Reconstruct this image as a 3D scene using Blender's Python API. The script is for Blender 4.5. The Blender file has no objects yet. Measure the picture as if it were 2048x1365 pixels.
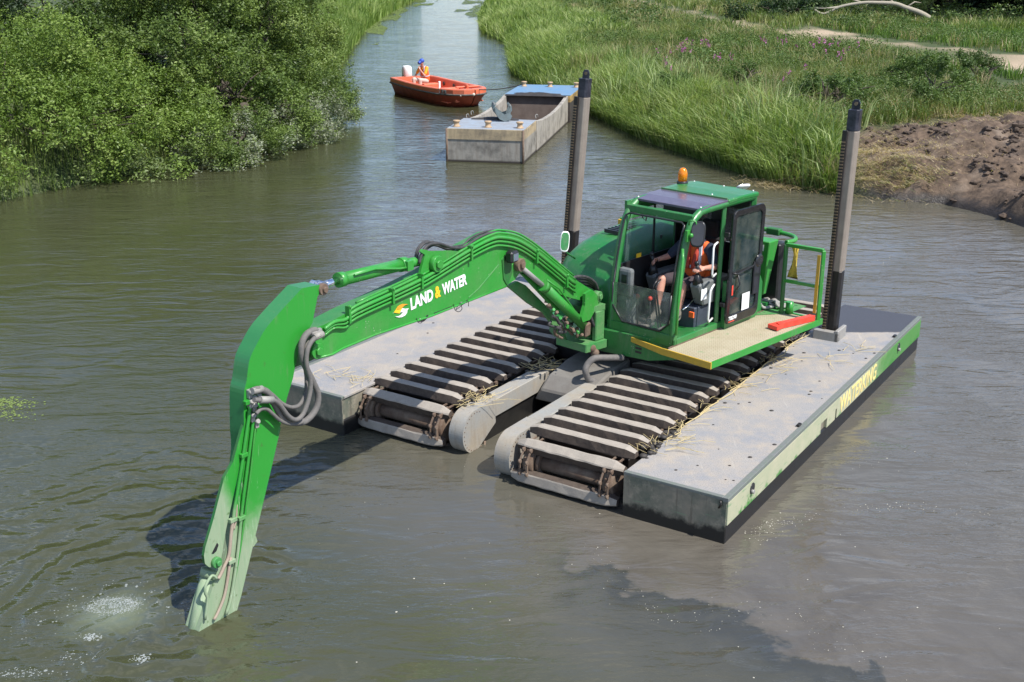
import bpy, bmesh, math, random
import numpy as np
from mathutils import Vector, Matrix, noise as mnoise
random.seed(7); RNG=np.random.default_rng(11)
C=bpy.context.scene.collection
rad=math.radians

# ------------------------------------------------------------------ camera, sky, sun, exposure
CAMH=5.6; FPX=2320.0; PITCH=math.atan(782.5/2320)
cd=bpy.data.cameras.new('Camera'); cam=bpy.data.objects.new('Camera',cd); C.objects.link(cam)
cam.location=(0,0,CAMH); cam.rotation_euler=(rad(90)-PITCH,0,0)
cd.sensor_width=36; cd.lens=36*FPX/2048; cd.clip_end=2000; cd.clip_start=.1
bpy.context.scene.camera=cam
SUN_AZ=54.; SUN_EL=55.                       # degrees right of straight-behind the camera, and height
sv=Vector((math.sin(rad(SUN_AZ))*math.cos(rad(SUN_EL)),-math.cos(rad(SUN_AZ))*math.cos(rad(SUN_EL)),math.sin(rad(SUN_EL))))
w=bpy.data.worlds.new('World'); bpy.context.scene.world=w; w.use_nodes=True
nt=w.node_tree; bg=nt.nodes['Background']
sky=nt.nodes.new('ShaderNodeTexSky'); sky.sky_type='NISHITA'; sky.sun_disc=False
sky.sun_elevation=rad(SUN_EL); sky.sun_rotation=math.atan2(sv.x,sv.y)
sky.air_density=1.0; sky.dust_density=.2; sky.ozone_density=1.6
# scattered fair-weather cloud, part of the sky itself
tc=nt.nodes.new('ShaderNodeTexCoord'); mp=nt.nodes.new('ShaderNodeMapping'); mp.inputs['Scale'].default_value=(1,1,3.2)
cn=nt.nodes.new('ShaderNodeTexNoise'); cn.inputs['Scale'].default_value=2.6; cn.inputs['Detail'].default_value=7; cn.inputs['Roughness'].default_value=.58
cr=nt.nodes.new('ShaderNodeValToRGB'); cr.color_ramp.elements[0].position=.50; cr.color_ramp.elements[1].position=.68
mx=nt.nodes.new('ShaderNodeMix'); mx.data_type='RGBA'; mx.inputs['B'].default_value=(8,8.2,8.6,1)
nt.links.new(tc.outputs['Generated'],mp.inputs['Vector']); nt.links.new(mp.outputs[0],cn.inputs['Vector'])
nt.links.new(cn.outputs['Fac'],cr.inputs[0]); nt.links.new(cr.outputs['Color'],mx.inputs['Factor'])
tn=nt.nodes.new('ShaderNodeMix'); tn.data_type='RGBA'; tn.blend_type='MULTIPLY'; tn.inputs['Factor'].default_value=1.; tn.inputs['B'].default_value=(.88,.96,1.12,1)
nt.links.new(sky.outputs[0],tn.inputs['A']); nt.links.new(tn.outputs['Result'],mx.inputs['A']); nt.links.new(mx.outputs['Result'],bg.inputs['Color'])
bg.inputs['Strength'].default_value=.12
sd=bpy.data.lights.new('Sun','SUN'); sd.energy=5.0; sd.angle=rad(.5); sd.color=(1,.955,.89)
so=bpy.data.objects.new('Sun',sd); C.objects.link(so); so.rotation_euler=sv.to_track_quat('Z','Y').to_euler()
vs=bpy.context.scene.view_settings; vs.view_transform='Standard'; vs.look='None'; vs.gamma=1; vs.exposure=.42
bpy.context.scene.render.engine='CYCLES'

# ------------------------------------------------------------------ measuring: a pixel of the survey photo to a point in metres
cP,sP=math.cos(PITCH),math.sin(PITCH)
def ray(x,y):
    a=(x-1024)/FPX; b=(682.5-y)/FPX
    return Vector((a,cP+b*sP,-sP+b*cP))
def atz(x,y,z=0.):
    d=ray(x,y); return Vector((0,0,CAMH))+d*((z-CAMH)/d.z)
def atp(x,y,P,n):
    d=ray(x,y); o=Vector((0,0,CAMH)); return o+d*((P-o).dot(n)/d.dot(n))

# ------------------------------------------------------------------ materials
def newmat(name):
    m=bpy.data.materials.new(name); m.use_nodes=True; return m,m.node_tree,m.node_tree.nodes['Principled BSDF']
def nnode(t,ty,**k):
    n=t.nodes.new(ty)
    for a,b in k.items():
        if a in n.inputs: n.inputs[a].default_value=b
        else: setattr(n,a,b)
    return n
def ramp(t,fac,stops):
    r=t.nodes.new('ShaderNodeValToRGB'); e=r.color_ramp.elements
    while len(e)<len(stops): e.new(.5)
    for i,(p,c) in enumerate(stops):
        e[i].position=p; e[i].color=(c,c,c,1) if isinstance(c,(int,float)) else (*c,1)
    t.links.new(fac,r.inputs[0]); return r.outputs['Color']
def mixc(t,fac,a,b):
    m=t.nodes.new('ShaderNodeMix'); m.data_type='RGBA'
    for s,v in (('Factor',fac),('A',a),('B',b)):
        if hasattr(v,'is_linked') or hasattr(v,'links'): t.links.new(v,m.inputs[s])
        elif s=='Factor': m.inputs[s].default_value=v
        else: m.inputs[s].default_value=(*v,1)
    return m.outputs['Result']
def math_(t,op,a,b=None,clamp=False):
    m=t.nodes.new('ShaderNodeMath'); m.operation=op; m.use_clamp=clamp
    for i,v in enumerate((a,b)):
        if v is None: continue
        if hasattr(v,'links'): t.links.new(v,m.inputs[i])
        else: m.inputs[i].default_value=v
    return m.outputs[0]
def mrange(t,v,a,b,c=0.,d=1.):
    m=t.nodes.new('ShaderNodeMapRange'); m.inputs[1].default_value=a; m.inputs[2].default_value=b; m.inputs[3].default_value=c; m.inputs[4].default_value=d
    m.interpolation_type='SMOOTHSTEP'; t.links.new(v,m.inputs[0]); return m.outputs[0]
def pos(t):
    g=t.nodes.new('ShaderNodeNewGeometry'); return g.outputs['Position']
def tnoise(t,scale,detail=4,rough=.55,vec=None,dist=0.):
    n=t.nodes.new('ShaderNodeTexNoise'); n.inputs['Scale'].default_value=scale; n.inputs['Detail'].default_value=detail
    n.inputs['Roughness'].default_value=rough; n.inputs['Distortion'].default_value=dist
    t.links.new(vec if vec is not None else pos(t),n.inputs['Vector']); return n.outputs['Fac']
def bump(t,bs,h,strength,dist=.01):
    b=t.nodes.new('ShaderNodeBump'); b.inputs['Strength'].default_value=strength; b.inputs['Distance'].default_value=dist
    t.links.new(h,b.inputs['Height']); t.links.new(b.outputs[0],bs.inputs['Normal'])
def dirty(name,base,dirt,amt=.5,scale=6,rough=.5,metal=0.,bmp=.15,speck=None,base2=None,sfine=40,coat=0.,streak=None):
    """painted or bare surface with cloudy dirt, fine grain and pale specks"""
    m,t,bs=newmat(name)
    n=tnoise(t,scale,6,.6); f=ramp(t,n,[(.5-.22*amt,0.),(.5+.35,1.)])
    f=math_(t,'MULTIPLY',f,amt)
    c=base
    if base2: c=mixc(t,ramp(t,tnoise(t,1.3,3),[(.35,0.),(.65,1.)]),base,base2)
    col=mixc(t,f,c,dirt)
    fine=tnoise(t,sfine,3,.7); col=mixc(t,ramp(t,fine,[(.3,.22),(.55,0.)]),col,tuple(x*.45 for x in base))
    if streak:
        sm=t.nodes.new('ShaderNodeMapping'); sm.inputs['Scale'].default_value=(11,11,1.1); t.links.new(pos(t),sm.inputs[0])
        sk=math_(t,'MULTIPLY',ramp(t,tnoise(t,1.5,6,.7,vec=sm.outputs[0]),[(.50,0.),(.68,.55)]),ramp(t,tnoise(t,1.7,4,.6),[(.42,0.),(.62,1.)])); col=mixc(t,sk,col,streak)
    if speck:
        v=t.nodes.new('ShaderNodeTexVoronoi'); v.inputs['Scale'].default_value=22; t.links.new(pos(t),v.inputs['Vector'])
        s=ramp(t,v.outputs['Distance'],[(.09,1.),(.13,0.)]); s=math_(t,'MULTIPLY',s,ramp(t,tnoise(t,7,2),[(.52,0.),(.6,.8)]))
        col=mixc(t,s,col,speck)
    t.links.new(col,bs.inputs['Base Color'])
    r=mixc(t,f,(rough,)*3,(min(1,rough+.35),)*3); t.links.new(r,bs.inputs['Roughness'])
    bs.inputs['Metallic'].default_value=metal
    if coat: bs.inputs['Coat Weight'].default_value=coat; bs.inputs['Coat Roughness'].default_value=.15
    bump(t,bs,math_(t,'ADD',n,math_(t,'MULTIPLY',fine,.4)),bmp,.006)
    return m
def plain(name,c,rough=.5,metal=0.,**k):
    m,t,bs=newmat(name); bs.inputs['Roughness'].default_value=rough; bs.inputs['Metallic'].default_value=metal
    n=tnoise(t,14,4); t.links.new(mixc(t,ramp(t,n,[(.35,0.),(.75,.5)]),c,tuple(min(1,x*1.35+.015) for x in c)),bs.inputs['Base Color'])
    for a,b in k.items(): bs.inputs[a].default_value=b
    return m
G=(.026,.26,.030)
M={}
M['green']=dirty('green_paint',G,(.11,.24,.08),.5,4,.34,0,.08,speck=(.45,.5,.38),base2=(.030,.29,.034),coat=.15,streak=(.13,.22,.10))
M['green_cab']=dirty('green_cab_paint',(.016,.18,.036),(.10,.19,.085),.5,4,.32,0,.05,speck=(.5,.5,.42),coat=.2,streak=(.14,.20,.12))
M['green_dull']=dirty('weathered_green_paint',(.045,.24,.06),(.22,.24,.14),.7,5,.55,0,.15,speck=(.4,.42,.33))
M['green_face']=dirty('duller_green_paint',(.032,.19,.045),(.16,.24,.12),.5,3.5,.42,0,.1,speck=(.42,.46,.38))  # duller, darker green for the rim faces of the boom
M['green_dark']=dirty('dark_green_paint',(.018,.15,.028),(.08,.09,.05),.6,8,.45,0,.15)
M['yellow']=dirty('yellow_paint',(.58,.36,.03),(.25,.19,.08),.5,8,.5,0,.1)
M['black']=plain('black_plastic',(.018,.018,.019),.35)
M['rubber']=dirty('hose_rubber',(.035,.035,.036),(.13,.12,.11),.5,20,.6,0,.1)
M['hose']=dirty('grey_hose_sleeve',(.12,.115,.11),(.25,.22,.19),.6,25,.75,0,.2,sfine=120)
M['chrome']=plain('chrome_rod',(.75,.77,.8),.12,1.)
M['steel']=dirty('grey_steel',(.30,.30,.29),(.36,.30,.22),.6,4,.6,.2,.15,speck=(.2,.13,.08))
M['rust']=dirty('rusty_steel',(.12,.075,.05),(.30,.24,.18),.7,9,.85,0,.4)
M['shoe_top']=dirty('track_shoe_worn_top',(.35,.31,.26),(.20,.17,.14),.55,9,.92,0,.6,sfine=70)
M['shoe_side']=dirty('track_shoe_muddy_side',(.065,.048,.037),(.17,.13,.10),.5,14,.9,0,.8,sfine=60)
M['pole']=dirty('pole_steel_bare',(.34,.29,.24),(.16,.13,.11),.7,5,.42,.25,.2)
M['pole_dark']=dirty('pole_steel_black',(.016,.015,.015),(.06,.045,.035),.5,9,.35,.2,.2)
M['glass']=None
M['orange']=plain('hi_vis_orange',(.85,.13,.02),.75)
M['strip']=plain('reflective_strip',(.55,.6,.68),.35)
M['navy']=plain('navy_cloth',(.018,.026,.05),.85)
M['shorts']=plain('dark_shorts_cloth',(.045,.032,.038),.9)
M['skin']=plain('skin',(.50,.25,.18),.55,**{'Subsurface Weight':.1})
M['boot']=plain('worn_boot_leather',(.22,.20,.16),.85)
M['sock']=plain('grey_sock',(.25,.25,.22),.9)
M['redpaint']=dirty('red_paint',(.75,.06,.035),(.5,.2,.12),.3,9,.5,0,.1)
M['white']=plain('white_plastic',(.78,.78,.76),.4)
M['seatgrey']=plain('grey_moulded_plastic',(.13,.14,.14),.55)
M['seatblack']=plain('black_seat_cloth',(.02,.02,.022),.9)
def glassmat(name,tint,alpha,dirt):
    m,t,bs=newmat(name)
    bs.inputs['Base Color'].default_value=(*tint,1); bs.inputs['Roughness'].default_value=.06
    v=t.nodes.new('ShaderNodeTexVoronoi'); v.inputs['Scale'].default_value=60; t.links.new(pos(t),v.inputs['Vector'])
    s=math_(t,'MULTIPLY',ramp(t,v.outputs['Distance'],[(.12,1.),(.2,0.)]),ramp(t,tnoise(t,9,3),[(.48,0.),(.62,1.)]))
    f=math_(t,'ADD',math_(t,'MULTIPLY',ramp(t,tnoise(t,5,5),[(.35,0.),(.75,1.)]),dirt),math_(t,'MULTIPLY',s,dirt*1.6))
    t.links.new(mixc(t,f,tint,(.55,.52,.42)),bs.inputs['Base Color'])
    t.links.new(math_(t,'ADD',f,alpha,True),bs.inputs['Alpha'])
    return m
M['glass']=glassmat('clear_cab_glass',(.10,.16,.16),.22,.10)
M['glass_dirty']=glassmat('mud_spattered_glass',(.16,.17,.14),.22,.42)
M['glass_dark']=glassmat('tinted_door_glass',(.012,.03,.03),.72,.15)

# ------------------------------------------------------------------ mesh building
class Frame:
    def __init__(s,O,X,Y,Z=Vector((0,0,1))): s.O,s.X,s.Y,s.Z=Vector(O),Vector(X),Vector(Y),Vector(Z)
    def __call__(s,p): return s.O+s.X*p[0]+s.Y*p[1]+s.Z*p[2]
WORLD=Frame((0,0,0),(1,0,0),(0,1,0))
def cross_axes(d):
    d=d.normalized(); a=Vector((0,0,1)) if abs(d.z)<.9 else Vector((1,0,0))
    x=d.cross(a).normalized(); return x,d.cross(x).normalized()
class MB:
    def __init__(s,fr=WORLD): s.v=[];s.f=[];s.m=[];s.s=[];s.fr=fr
    def raw(s,vs,fs,mi=0,sm=False):
        b=len(s.v); s.v+=[Vector(p) for p in vs]
        for f in fs: s.f.append(tuple(b+i for i in f)); s.m.append(mi); s.s.append(sm)
        return s
    def box(s,a,b,mi=0,jit=0.):
        vs=[(x,y,z) for z in (a[2],b[2]) for y in (a[1],b[1]) for x in (a[0],b[0])]
        vs=[s.fr(tuple(c+random.uniform(-jit,jit) for c in p)) for p in vs]
        return s.raw(vs,[(0,2,3,1),(4,5,7,6),(0,1,5,4),(2,6,7,3),(0,4,6,2),(1,3,7,5)],mi)
    def prism(s,pts,off,mi=0,cap=None,sm=False):
        """pts: closed outline in frame coordinates; off: offset in frame coordinates"""
        n=len(pts); o=Vector(off)
        A=[s.fr(p) for p in pts]; B=[s.fr(Vector(p)+o) for p in pts]
        s.raw(A+B,[tuple(range(n))[::-1],tuple(range(n,2*n))],mi if cap is None else cap)
        s.raw(A+B,[(i,(i+1)%n,n+(i+1)%n,n+i) for i in range(n)],mi,sm); return s
    def tube(s,pts,r,n=8,mi=0,world=False,flat=None,closed=False):
        P=[Vector(p) if world else s.fr(p) for p in pts]
        R=r if isinstance(r,(list,tuple)) else [r]*len(P)
        vs=[];fs=[];prev=None
        for i,p in enumerate(P):
            d=(P[min(i+1,len(P)-1)]-P[max(i-1,0)])
            if d.length<1e-9: d=Vector((0,0,1))
            d.normalize()
            if prev is None: x,y=cross_axes(d)
            else:
                x=(prev-d*prev.dot(d))
                x=x.normalized() if x.length>1e-6 else cross_axes(d)[0]
                y=d.cross(x)
            prev=x
            for k in range(n):
                a=2*math.pi*(k+.5)/n; vs.append(p+(x*math.cos(a)+y*math.sin(a))*R[i])
        for i in range(len(P)-1):
            for k in range(n): fs.append((i*n+k,i*n+(k+1)%n,(i+1)*n+(k+1)%n,(i+1)*n+k))
        s.raw(vs,fs,mi,n>5); b=len(s.v)-len(vs)
        s.f.append(tuple(b+k for k in range(n))[::-1]); s.f.append(tuple(b+(len(P)-1)*n+k for k in range(n))); s.m+=[mi,mi]; s.s+=[False,False]
        return s
    def cyl(s,a,b,r,n=14,mi=0,r2=None,world=False): return s.tube([a,b],[r,r if r2 is None else r2],n,mi,world)
    def ball(s,c,r,n=12,mi=0,world=False,k=6):
        c=Vector(c) if world else s.fr(c)
        r=Vector(r) if hasattr(r,'__len__') else Vector((r,r,r))
        vs=[c+Vector((0,0,r.z))]
        for i in range(1,k):
            t=math.pi*i/k
            for j in range(n):
                a=2*math.pi*j/n; q=Vector((r.x*math.sin(t)*math.cos(a),r.y*math.sin(t)*math.sin(a),r.z*math.cos(t)))
                vs.append(c+(q if world or s.fr is WORLD else s.fr.X*q.x+s.fr.Y*q.y+s.fr.Z*q.z))
        vs.append(c-Vector((0,0,r.z))); fs=[(0,1+j,1+(j+1)%n) for j in range(n)]
        for i in range(k-2):
            for j in range(n): fs.append((1+i*n+j,1+(i+1)*n+j,1+(i+1)*n+(j+1)%n,1+i*n+(j+1)%n))
        L=len(vs)-1; fs+=[(L,1+(k-2)*n+(j+1)%n,1+(k-2)*n+j) for j in range(n)]
        return s.raw(vs,fs,mi,True)
    def lathe(s,c,prof,n=16,mi=0,axis=None):
        """prof: (height, radius) about the frame's Z (or a world axis)"""
        c=s.fr(c); ax=Vector(axis) if axis else s.fr.Z; x,y=cross_axes(ax); vs=[];fs=[]
        for h,r in prof:
            for k in range(n):
                a=2*math.pi*k/n; vs.append(c+ax*h+(x*math.cos(a)+y*math.sin(a))*r)
        for i in range(len(prof)-1):
            for k in range(n): fs.append((i*n+k,i*n+(k+1)%n,(i+1)*n+(k+1)%n,(i+1)*n+k))
        fs+=[tuple(range(n)),tuple((len(prof)-1)*n+k for k in range(n))]
        return s.raw(vs,fs,mi,True)
    def loft(s,rings,mi=0,sm=True,closed=True,cap=True):
        n=len(rings[0]); vs=[s.fr(p) for r in rings for p in r]; fs=[]
        for i in range(len(rings)-1):
            for k in range(n if closed else n-1): fs.append((i*n+k,i*n+(k+1)%n,(i+1)*n+(k+1)%n,(i+1)*n+k))
        s.raw(vs,fs,mi,sm)
        if cap:
            b=len(s.v)-len(vs)
            s.f+=[tuple(b+k for k in range(n))[::-1],tuple(b+(len(rings)-1)*n+k for k in range(n))]; s.m+=[mi]*2; s.s+=[False]*2
        return s
ROOTLOC={}
def empty(name,loc,label,cat,group=None):
    o=bpy.data.objects.new(name,None); C.objects.link(o); o.location=loc; o.empty_display_size=.2
    tag(o,label,cat,group); return o
def tag(o,label=None,cat=None,group=None,kind=None):
    if label: o['label']=label
    if cat: o['category']=cat
    if group: o['group']=group
    if kind: o['kind']=kind
    return o
def rootof(o):
    while o.parent: o=o.parent
    return o
def link(name,me,parent,bevel=0.,seg=1,recalc=True):
    if recalc:
        bm=bmesh.new(); bm.from_mesh(me); bmesh.ops.recalc_face_normals(bm,faces=bm.faces); bm.to_mesh(me); bm.free()
    o=bpy.data.objects.new(name,me); C.objects.link(o)
    if parent: o.parent=parent
    if bevel:
        b=o.modifiers.new('Bevel','BEVEL'); b.width=bevel; b.segments=seg; b.limit_method='ANGLE'; b.angle_limit=rad(40); b.harden_normals=False
    return o
def build(name,mb,mats,parent=None,bevel=0.,label=None,seg=1,recalc=True):
    if not isinstance(mats,(list,tuple)): mats=[mats]
    P=np.array([tuple(v) for v in mb.v])
    if parent: org=np.array(rootof(parent).location)
    else: org=np.array([(P[:,0].min()+P[:,0].max())/2,(P[:,1].min()+P[:,1].max())/2,P[:,2].min()])
    me=bpy.data.meshes.new(name); me.from_pydata((P-org).tolist(),[],mb.f)
    for m in mats: me.materials.append(m)
    me.polygons.foreach_set('material_index',mb.m); me.polygons.foreach_set('use_smooth',mb.s); me.update()
    o=link(name,me,parent,bevel,seg,recalc)
    if not parent: o.location=org
    if label: o['label']=label
    return o
def spl(pts,n=6):
    """Catmull-Rom through points"""
    P=[Vector(p) for p in pts]; P=[P[0]*2-P[1]]+P+[P[-1]*2-P[-2]]; out=[]
    for i in range(1,len(P)-2):
        a,b,c,d=P[i-1:i+3]
        for k in range(n):
            t=k/n; out.append(.5*((2*b)+(c-a)*t+(2*a-5*b+4*c-d)*t*t+(3*b-a-3*c+d)*t**3))
    out.append(P[-2]); return out
def text_obj(name,s,origin,X,Y,width,height,mat,parent,bold=.0,lift=0.,shear=0.,space=1.):
    """lettering as a thin mesh: X to the right, Y up, fitted to width x height"""
    cu=bpy.data.curves.new(name,'FONT'); cu.body=s; cu.size=1; cu.extrude=.004; cu.offset=bold; cu.shear=shear; cu.space_character=space
    t=bpy.data.objects.new(name+'_tmp',cu); C.objects.link(t)
    bpy.context.view_layer.update(); dg=bpy.context.evaluated_depsgraph_get()
    me=bpy.data.meshes.new_from_object(t.evaluated_get(dg)); bpy.data.objects.remove(t)
    X=Vector(X);Y=Vector(Y);N=X.cross(Y).normalized()
    co=np.empty(len(me.vertices)*3); me.vertices.foreach_get('co',co); co=co.reshape(-1,3)
    mn,mxx=co.min(0),co.max(0); sx=width/(mxx[0]-mn[0]); sy=height/(mxx[1]-mn[1])
    org=rootof(parent).location
    P=[(Vector(origin)+X*((c[0]-mn[0])*sx)+Y*((c[1]-mn[1])*sy)+N*(c[2]*.5+lift)-org) for c in co]
    me.vertices.foreach_set('co',np.array([tuple(p) for p in P]).ravel()); me.materials.clear(); me.materials.append(mat); me.update()
    return link(name,me,parent)
# ------------------------------------------------------------------ terrain: river, banks, mud, path
yR=[-60,0,10,20,24.2,25.5,26.6,26.9,27.9,28.8,31,33.8,35.7,41.3,45.5,50,56,65,76,84,98,143,400]
xR=[40,24,17,12.5,10.9,10.5,9.96,8.9,7.75,6.75,6.0,5.0,4.3,3.1,2.45,1.4,.15,.05,-.3,-1.9,-2.5,-2.7,-2.7]
yL=[-60,20,26,30,34,40,46,54,58,72,88,109,136,400]
xL=[-17,-16,-12.5,-10.2,-8.6,-7.9,-7.7,-8.3,-8.7,-9.8,-10.9,-11.5,-11.5,-11.5]
fxR=lambda y:np.interp(y,yR,xR); fxL=lambda y:np.interp(y,yL,xL)
PATH=np.array([(8.5,135),(9.3,118),(10.8,102),(12.3,85),(13.4,74),(14.4,66),(15.6,58),(17.6,51.5),(20.5,46),(24,42),(30,38)])
def pathd(x,y):
    d=np.full(np.shape(x),1e9)
    for a,b in zip(PATH[:-1],PATH[1:]):
        ab=b-a; t=np.clip(((x-a[0])*ab[0]+(y-a[1])*ab[1])/(ab@ab),0,1)
        d=np.minimum(d,np.hypot(x-a[0]-t*ab[0],y-a[1]-t*ab[1]))
    return d
def vnoise(x,y,s,seed=0):
    """cheap smooth value noise, vectorised"""
    x=np.asarray(x)*s+seed*17.3; y=np.asarray(y)*s+seed*9.1
    xi=np.floor(x);yi=np.floor(y);fx=x-xi;fy=y-yi;fx=fx*fx*(3-2*fx);fy=fy*fy*(3-2*fy)
    h=lambda a,b:np.modf(np.abs(np.sin(a*127.1+b*311.7)*43758.5453))[0]
    return (h(xi,yi)*(1-fx)+h(xi+1,yi)*fx)*(1-fy)+(h(xi,yi+1)*(1-fx)+h(xi+1,yi+1)*fx)*fy
def mudmask(x,y):
    """1 on the bare digging bank at the right"""
    e=vnoise(x,y,.7,3)*2.2+vnoise(x,y,2.3,5)*.8
    a=np.clip((x-7.6-.0*y+ (27.5-y)*.1)/1.2,0,1)*np.clip((31.3+(x-10)*.52-y+e-1.4)/1.0,0,1)
    return a
def ground_h(x,y):
    dR=x-fxR(y); dL=fxL(y)-x
    mud=mudmask(x,y)
    steep=1.0*(1-np.exp(-np.maximum(dR,0)/1.3))+.35*np.clip(dR/12,0,1)
    soft=.30*np.clip(dR/.35,0,1)+.85*np.clip(dR/6.,0,1)**.8+.25*np.clip(dR/14,0,1)
    hr=steep*(1-mud)+soft*mud
    hr=hr+mud*((vnoise(x,y,1.1,1)-.5)*.30+(vnoise(x,y,3.3,2)-.5)*.30+(vnoise(x,y,8,4)-.5)*.07)*np.clip(dR/.6+.3,0,1)
    hr=hr-.08*np.exp(-(pathd(x,y)/1.2)**2)
    hl=.9*(1-np.exp(-np.maximum(dL,0)/1.5))+.4*np.clip(dL/15,0,1)
    d=np.maximum(dR,dL); bed=-1.1*np.clip(-d/1.2,0,1)**.7-.02
    return np.where(dR>0,hr,np.where(dL>0,hl,bed))
def axis_(stops):
    out=[]
    for (a,b,st) in stops: out+=list(np.arange(a,b,st))
    return np.array(out+[stops[-1][1]])
gx=axis_([(-600,-60,30),(-60,-20,2),(-20,-4,.5),(-4,6,.4),(6,22,.13),(22,60,1.2),(60,600,30)])
gy=axis_([(-60,10,5),(10,20,1),(20,38,.16),(38,62,.5),(62,150,2),(150,900,30)])
X,Y=np.meshgrid(gx,gy); Z=ground_h(X,Y)+.0
me=bpy.data.meshes.new('ground'); nx,ny=len(gx),len(gy)
me.vertices.add(nx*ny); me.vertices.foreach_set('co',np.stack([X,Y,Z],-1).astype(np.float32).ravel())
idx=np.arange(nx*ny).reshape(ny,nx); q=np.stack([idx[:-1,:-1],idx[:-1,1:],idx[1:,1:],idx[1:,:-1]],-1).reshape(-1,4)
me.loops.add(q.size); me.loops.foreach_set('vertex_index',q.ravel().astype(np.int32)); me.polygons.add(len(q))
me.polygons.foreach_set('loop_start',np.arange(0,q.size,4,dtype=np.int32)); me.polygons.foreach_set('loop_total',np.full(len(q),4,np.int32))
me.polygons.foreach_set('use_smooth',np.ones(len(q),bool)); me.update(calc_edges=True); me.validate()
at=me.attributes.new('mud','FLOAT','POINT'); at.data.foreach_set('value',mudmask(X,Y).astype(np.float32).ravel())
pd=pathd(X,Y); pm=np.clip((1.15+2.2*np.clip((X-15.5)/2,0,1)-np.abs(pd-.0)+ (vnoise(X,Y,.8,8)-.5)*1.8)/.5,0,1)*np.clip(vnoise(X,Y,.13,33)*3-.6,.15,1)
at=me.attributes.new('path','FLOAT','POINT'); at.data.foreach_set('value',pm.astype(np.float32).ravel())
m,t,bs=newmat('bank_soil_and_turf')
am=nnode(t,'ShaderNodeAttribute',attribute_name='mud').outputs['Fac']; ap=nnode(t,'ShaderNodeAttribute',attribute_name='path').outputs['Fac']
n1=tnoise(t,.9,7,.6); n2=tnoise(t,6,6,.65)
turf=mixc(t,ramp(t,n1,[(.35,0.),(.65,1.)]),(.035,.06,.016),(.07,.09,.028))
mudc=mixc(t,ramp(t,n2,[(.3,0.),(.7,1.)]),(.045,.030,.020),(.180,.125,.083))
mudc=mixc(t,ramp(t,tnoise(t,.55,4,.6),[(.58,0.),(.68,.6)]),mudc,(.25,.195,.145))
sx=nnode(t,'ShaderNodeSeparateXYZ'); t.links.new(pos(t),sx.inputs[0])
wet=mrange(t,math_(t,'ADD',sx.outputs['Z'],math_(t,'MULTIPLY',n2,.20)),.16,.42)
mudc=mixc(t,wet,(.035,.028,.022),mudc)
sand=mixc(t,n2,(.34,.26,.17),(.46,.36,.25))
col=mixc(t,ap,mixc(t,am,turf,mudc),sand)
t.links.new(col,bs.inputs['Base Color'])
t.links.new(mrange(t,wet,0,1,.35,.95),bs.inputs['Roughness']); bump(t,bs,math_(t,'ADD',n2,tnoise(t,30,4,.7)),.6,.05)
me.materials.append(m); o=link('ground',me,None,recalc=False); tag(o,kind='structure')

# ---------------- water
me=bpy.data.meshes.new('river_water')
wx=np.array([-20,-12,-4,0,4,12,30.]); wy=np.array([-55,0,6,10,20,40,80,160,400.])
WX,WY=np.meshgrid(wx,wy); nx,ny=len(wx),len(wy); idx=np.arange(nx*ny).reshape(ny,nx)
me.from_pydata(np.stack([WX,WY,0*WX],-1).reshape(-1,3).tolist(),[],np.stack([idx[:-1,:-1],idx[:-1,1:],idx[1:,1:],idx[1:,:-1]],-1).reshape(-1,4).tolist())
m,t,bs=newmat('murky_river_water')
P=pos(t); sx=nnode(t,'ShaderNodeSeparateXYZ'); t.links.new(P,sx.inputs[0]); x_,y_=sx.outputs['X'],sx.outputs['Y']
# colour of the suspended silt: greener to the left, brown-grey where the machine has stirred the bed
big=tnoise(t,.35,4,.6); green=mixc(t,big,(.042,.048,.020),(.062,.064,.034))
grey=mixc(t,tnoise(t,.5,4,.6,dist=.6),(.080,.076,.056),(.115,.104,.084))
side=mrange(t,math_(t,'ADD',math_(t,'SUBTRACT',x_,math_(t,'MULTIPLY',y_,-.12)),math_(t,'MULTIPLY',big,3.0)),-1.6,3.2)
side=math_(t,'MULTIPLY',side,mrange(t,y_,34,22))
front=math_(t,'ADD',math_(t,'ADD',math_(t,'MULTIPLY',x_,.611),math_(t,'MULTIPLY',y_,.791)),-8.18)
side=math_(t,'MULTIPLY',side,mrange(t,math_(t,'ADD',front,math_(t,'MULTIPLY',big,1.2)),-1.6,1.0,.35,1.))
col=mixc(t,side,green,grey)
# silt plume: everything beyond a ragged front
nf=math_(t,'ADD',math_(t,'MULTIPLY',math_(t,'SUBTRACT',tnoise(t,1.5,6,.62,dist=.5),.5),1.3),math_(t,'MULTIPLY',math_(t,'SUBTRACT',tnoise(t,9,4,.6),.5),.16))
# signed distance to the line (0.45,10.1)-(3.3,7.9): normal (0.611,0.791)
dl=math_(t,'ADD',math_(t,'ADD',math_(t,'MULTIPLY',x_,.611),math_(t,'MULTIPLY',y_,.791)),-8.18)
d2=math_(t,'ADD',x_,-.45)
vo=t.nodes.new('ShaderNodeTexVoronoi'); vo.feature='SMOOTH_F1'; vo.inputs['Scale'].default_value=2.1; t.links.new(P,vo.inputs['Vector']); nf=math_(t,'ADD',nf,math_(t,'MULTIPLY',math_(t,'SUBTRACT',.42,vo.outputs['Distance']),.75))
dist=math_(t,'ADD',dl,nf); lend=mrange(t,math_(t,'ADD',x_,math_(t,'MULTIPLY',nf,.6)),.15,.95)
plume=math_(t,'MULTIPLY',mrange(t,dist,-.02,.13),lend); tail=mrange(t,dist,4.5,.3)
pc=mixc(t,ramp(t,tnoise(t,1.1,6,.65,dist=1.2),[(.3,0.),(.7,1.)]),(.086,.076,.060),(.126,.113,.092))
col=mixc(t,math_(t,'MULTIPLY',plume,math_(t,'ADD',math_(t,'MULTIPLY',tail,.75),.25)),col,pc)
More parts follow.
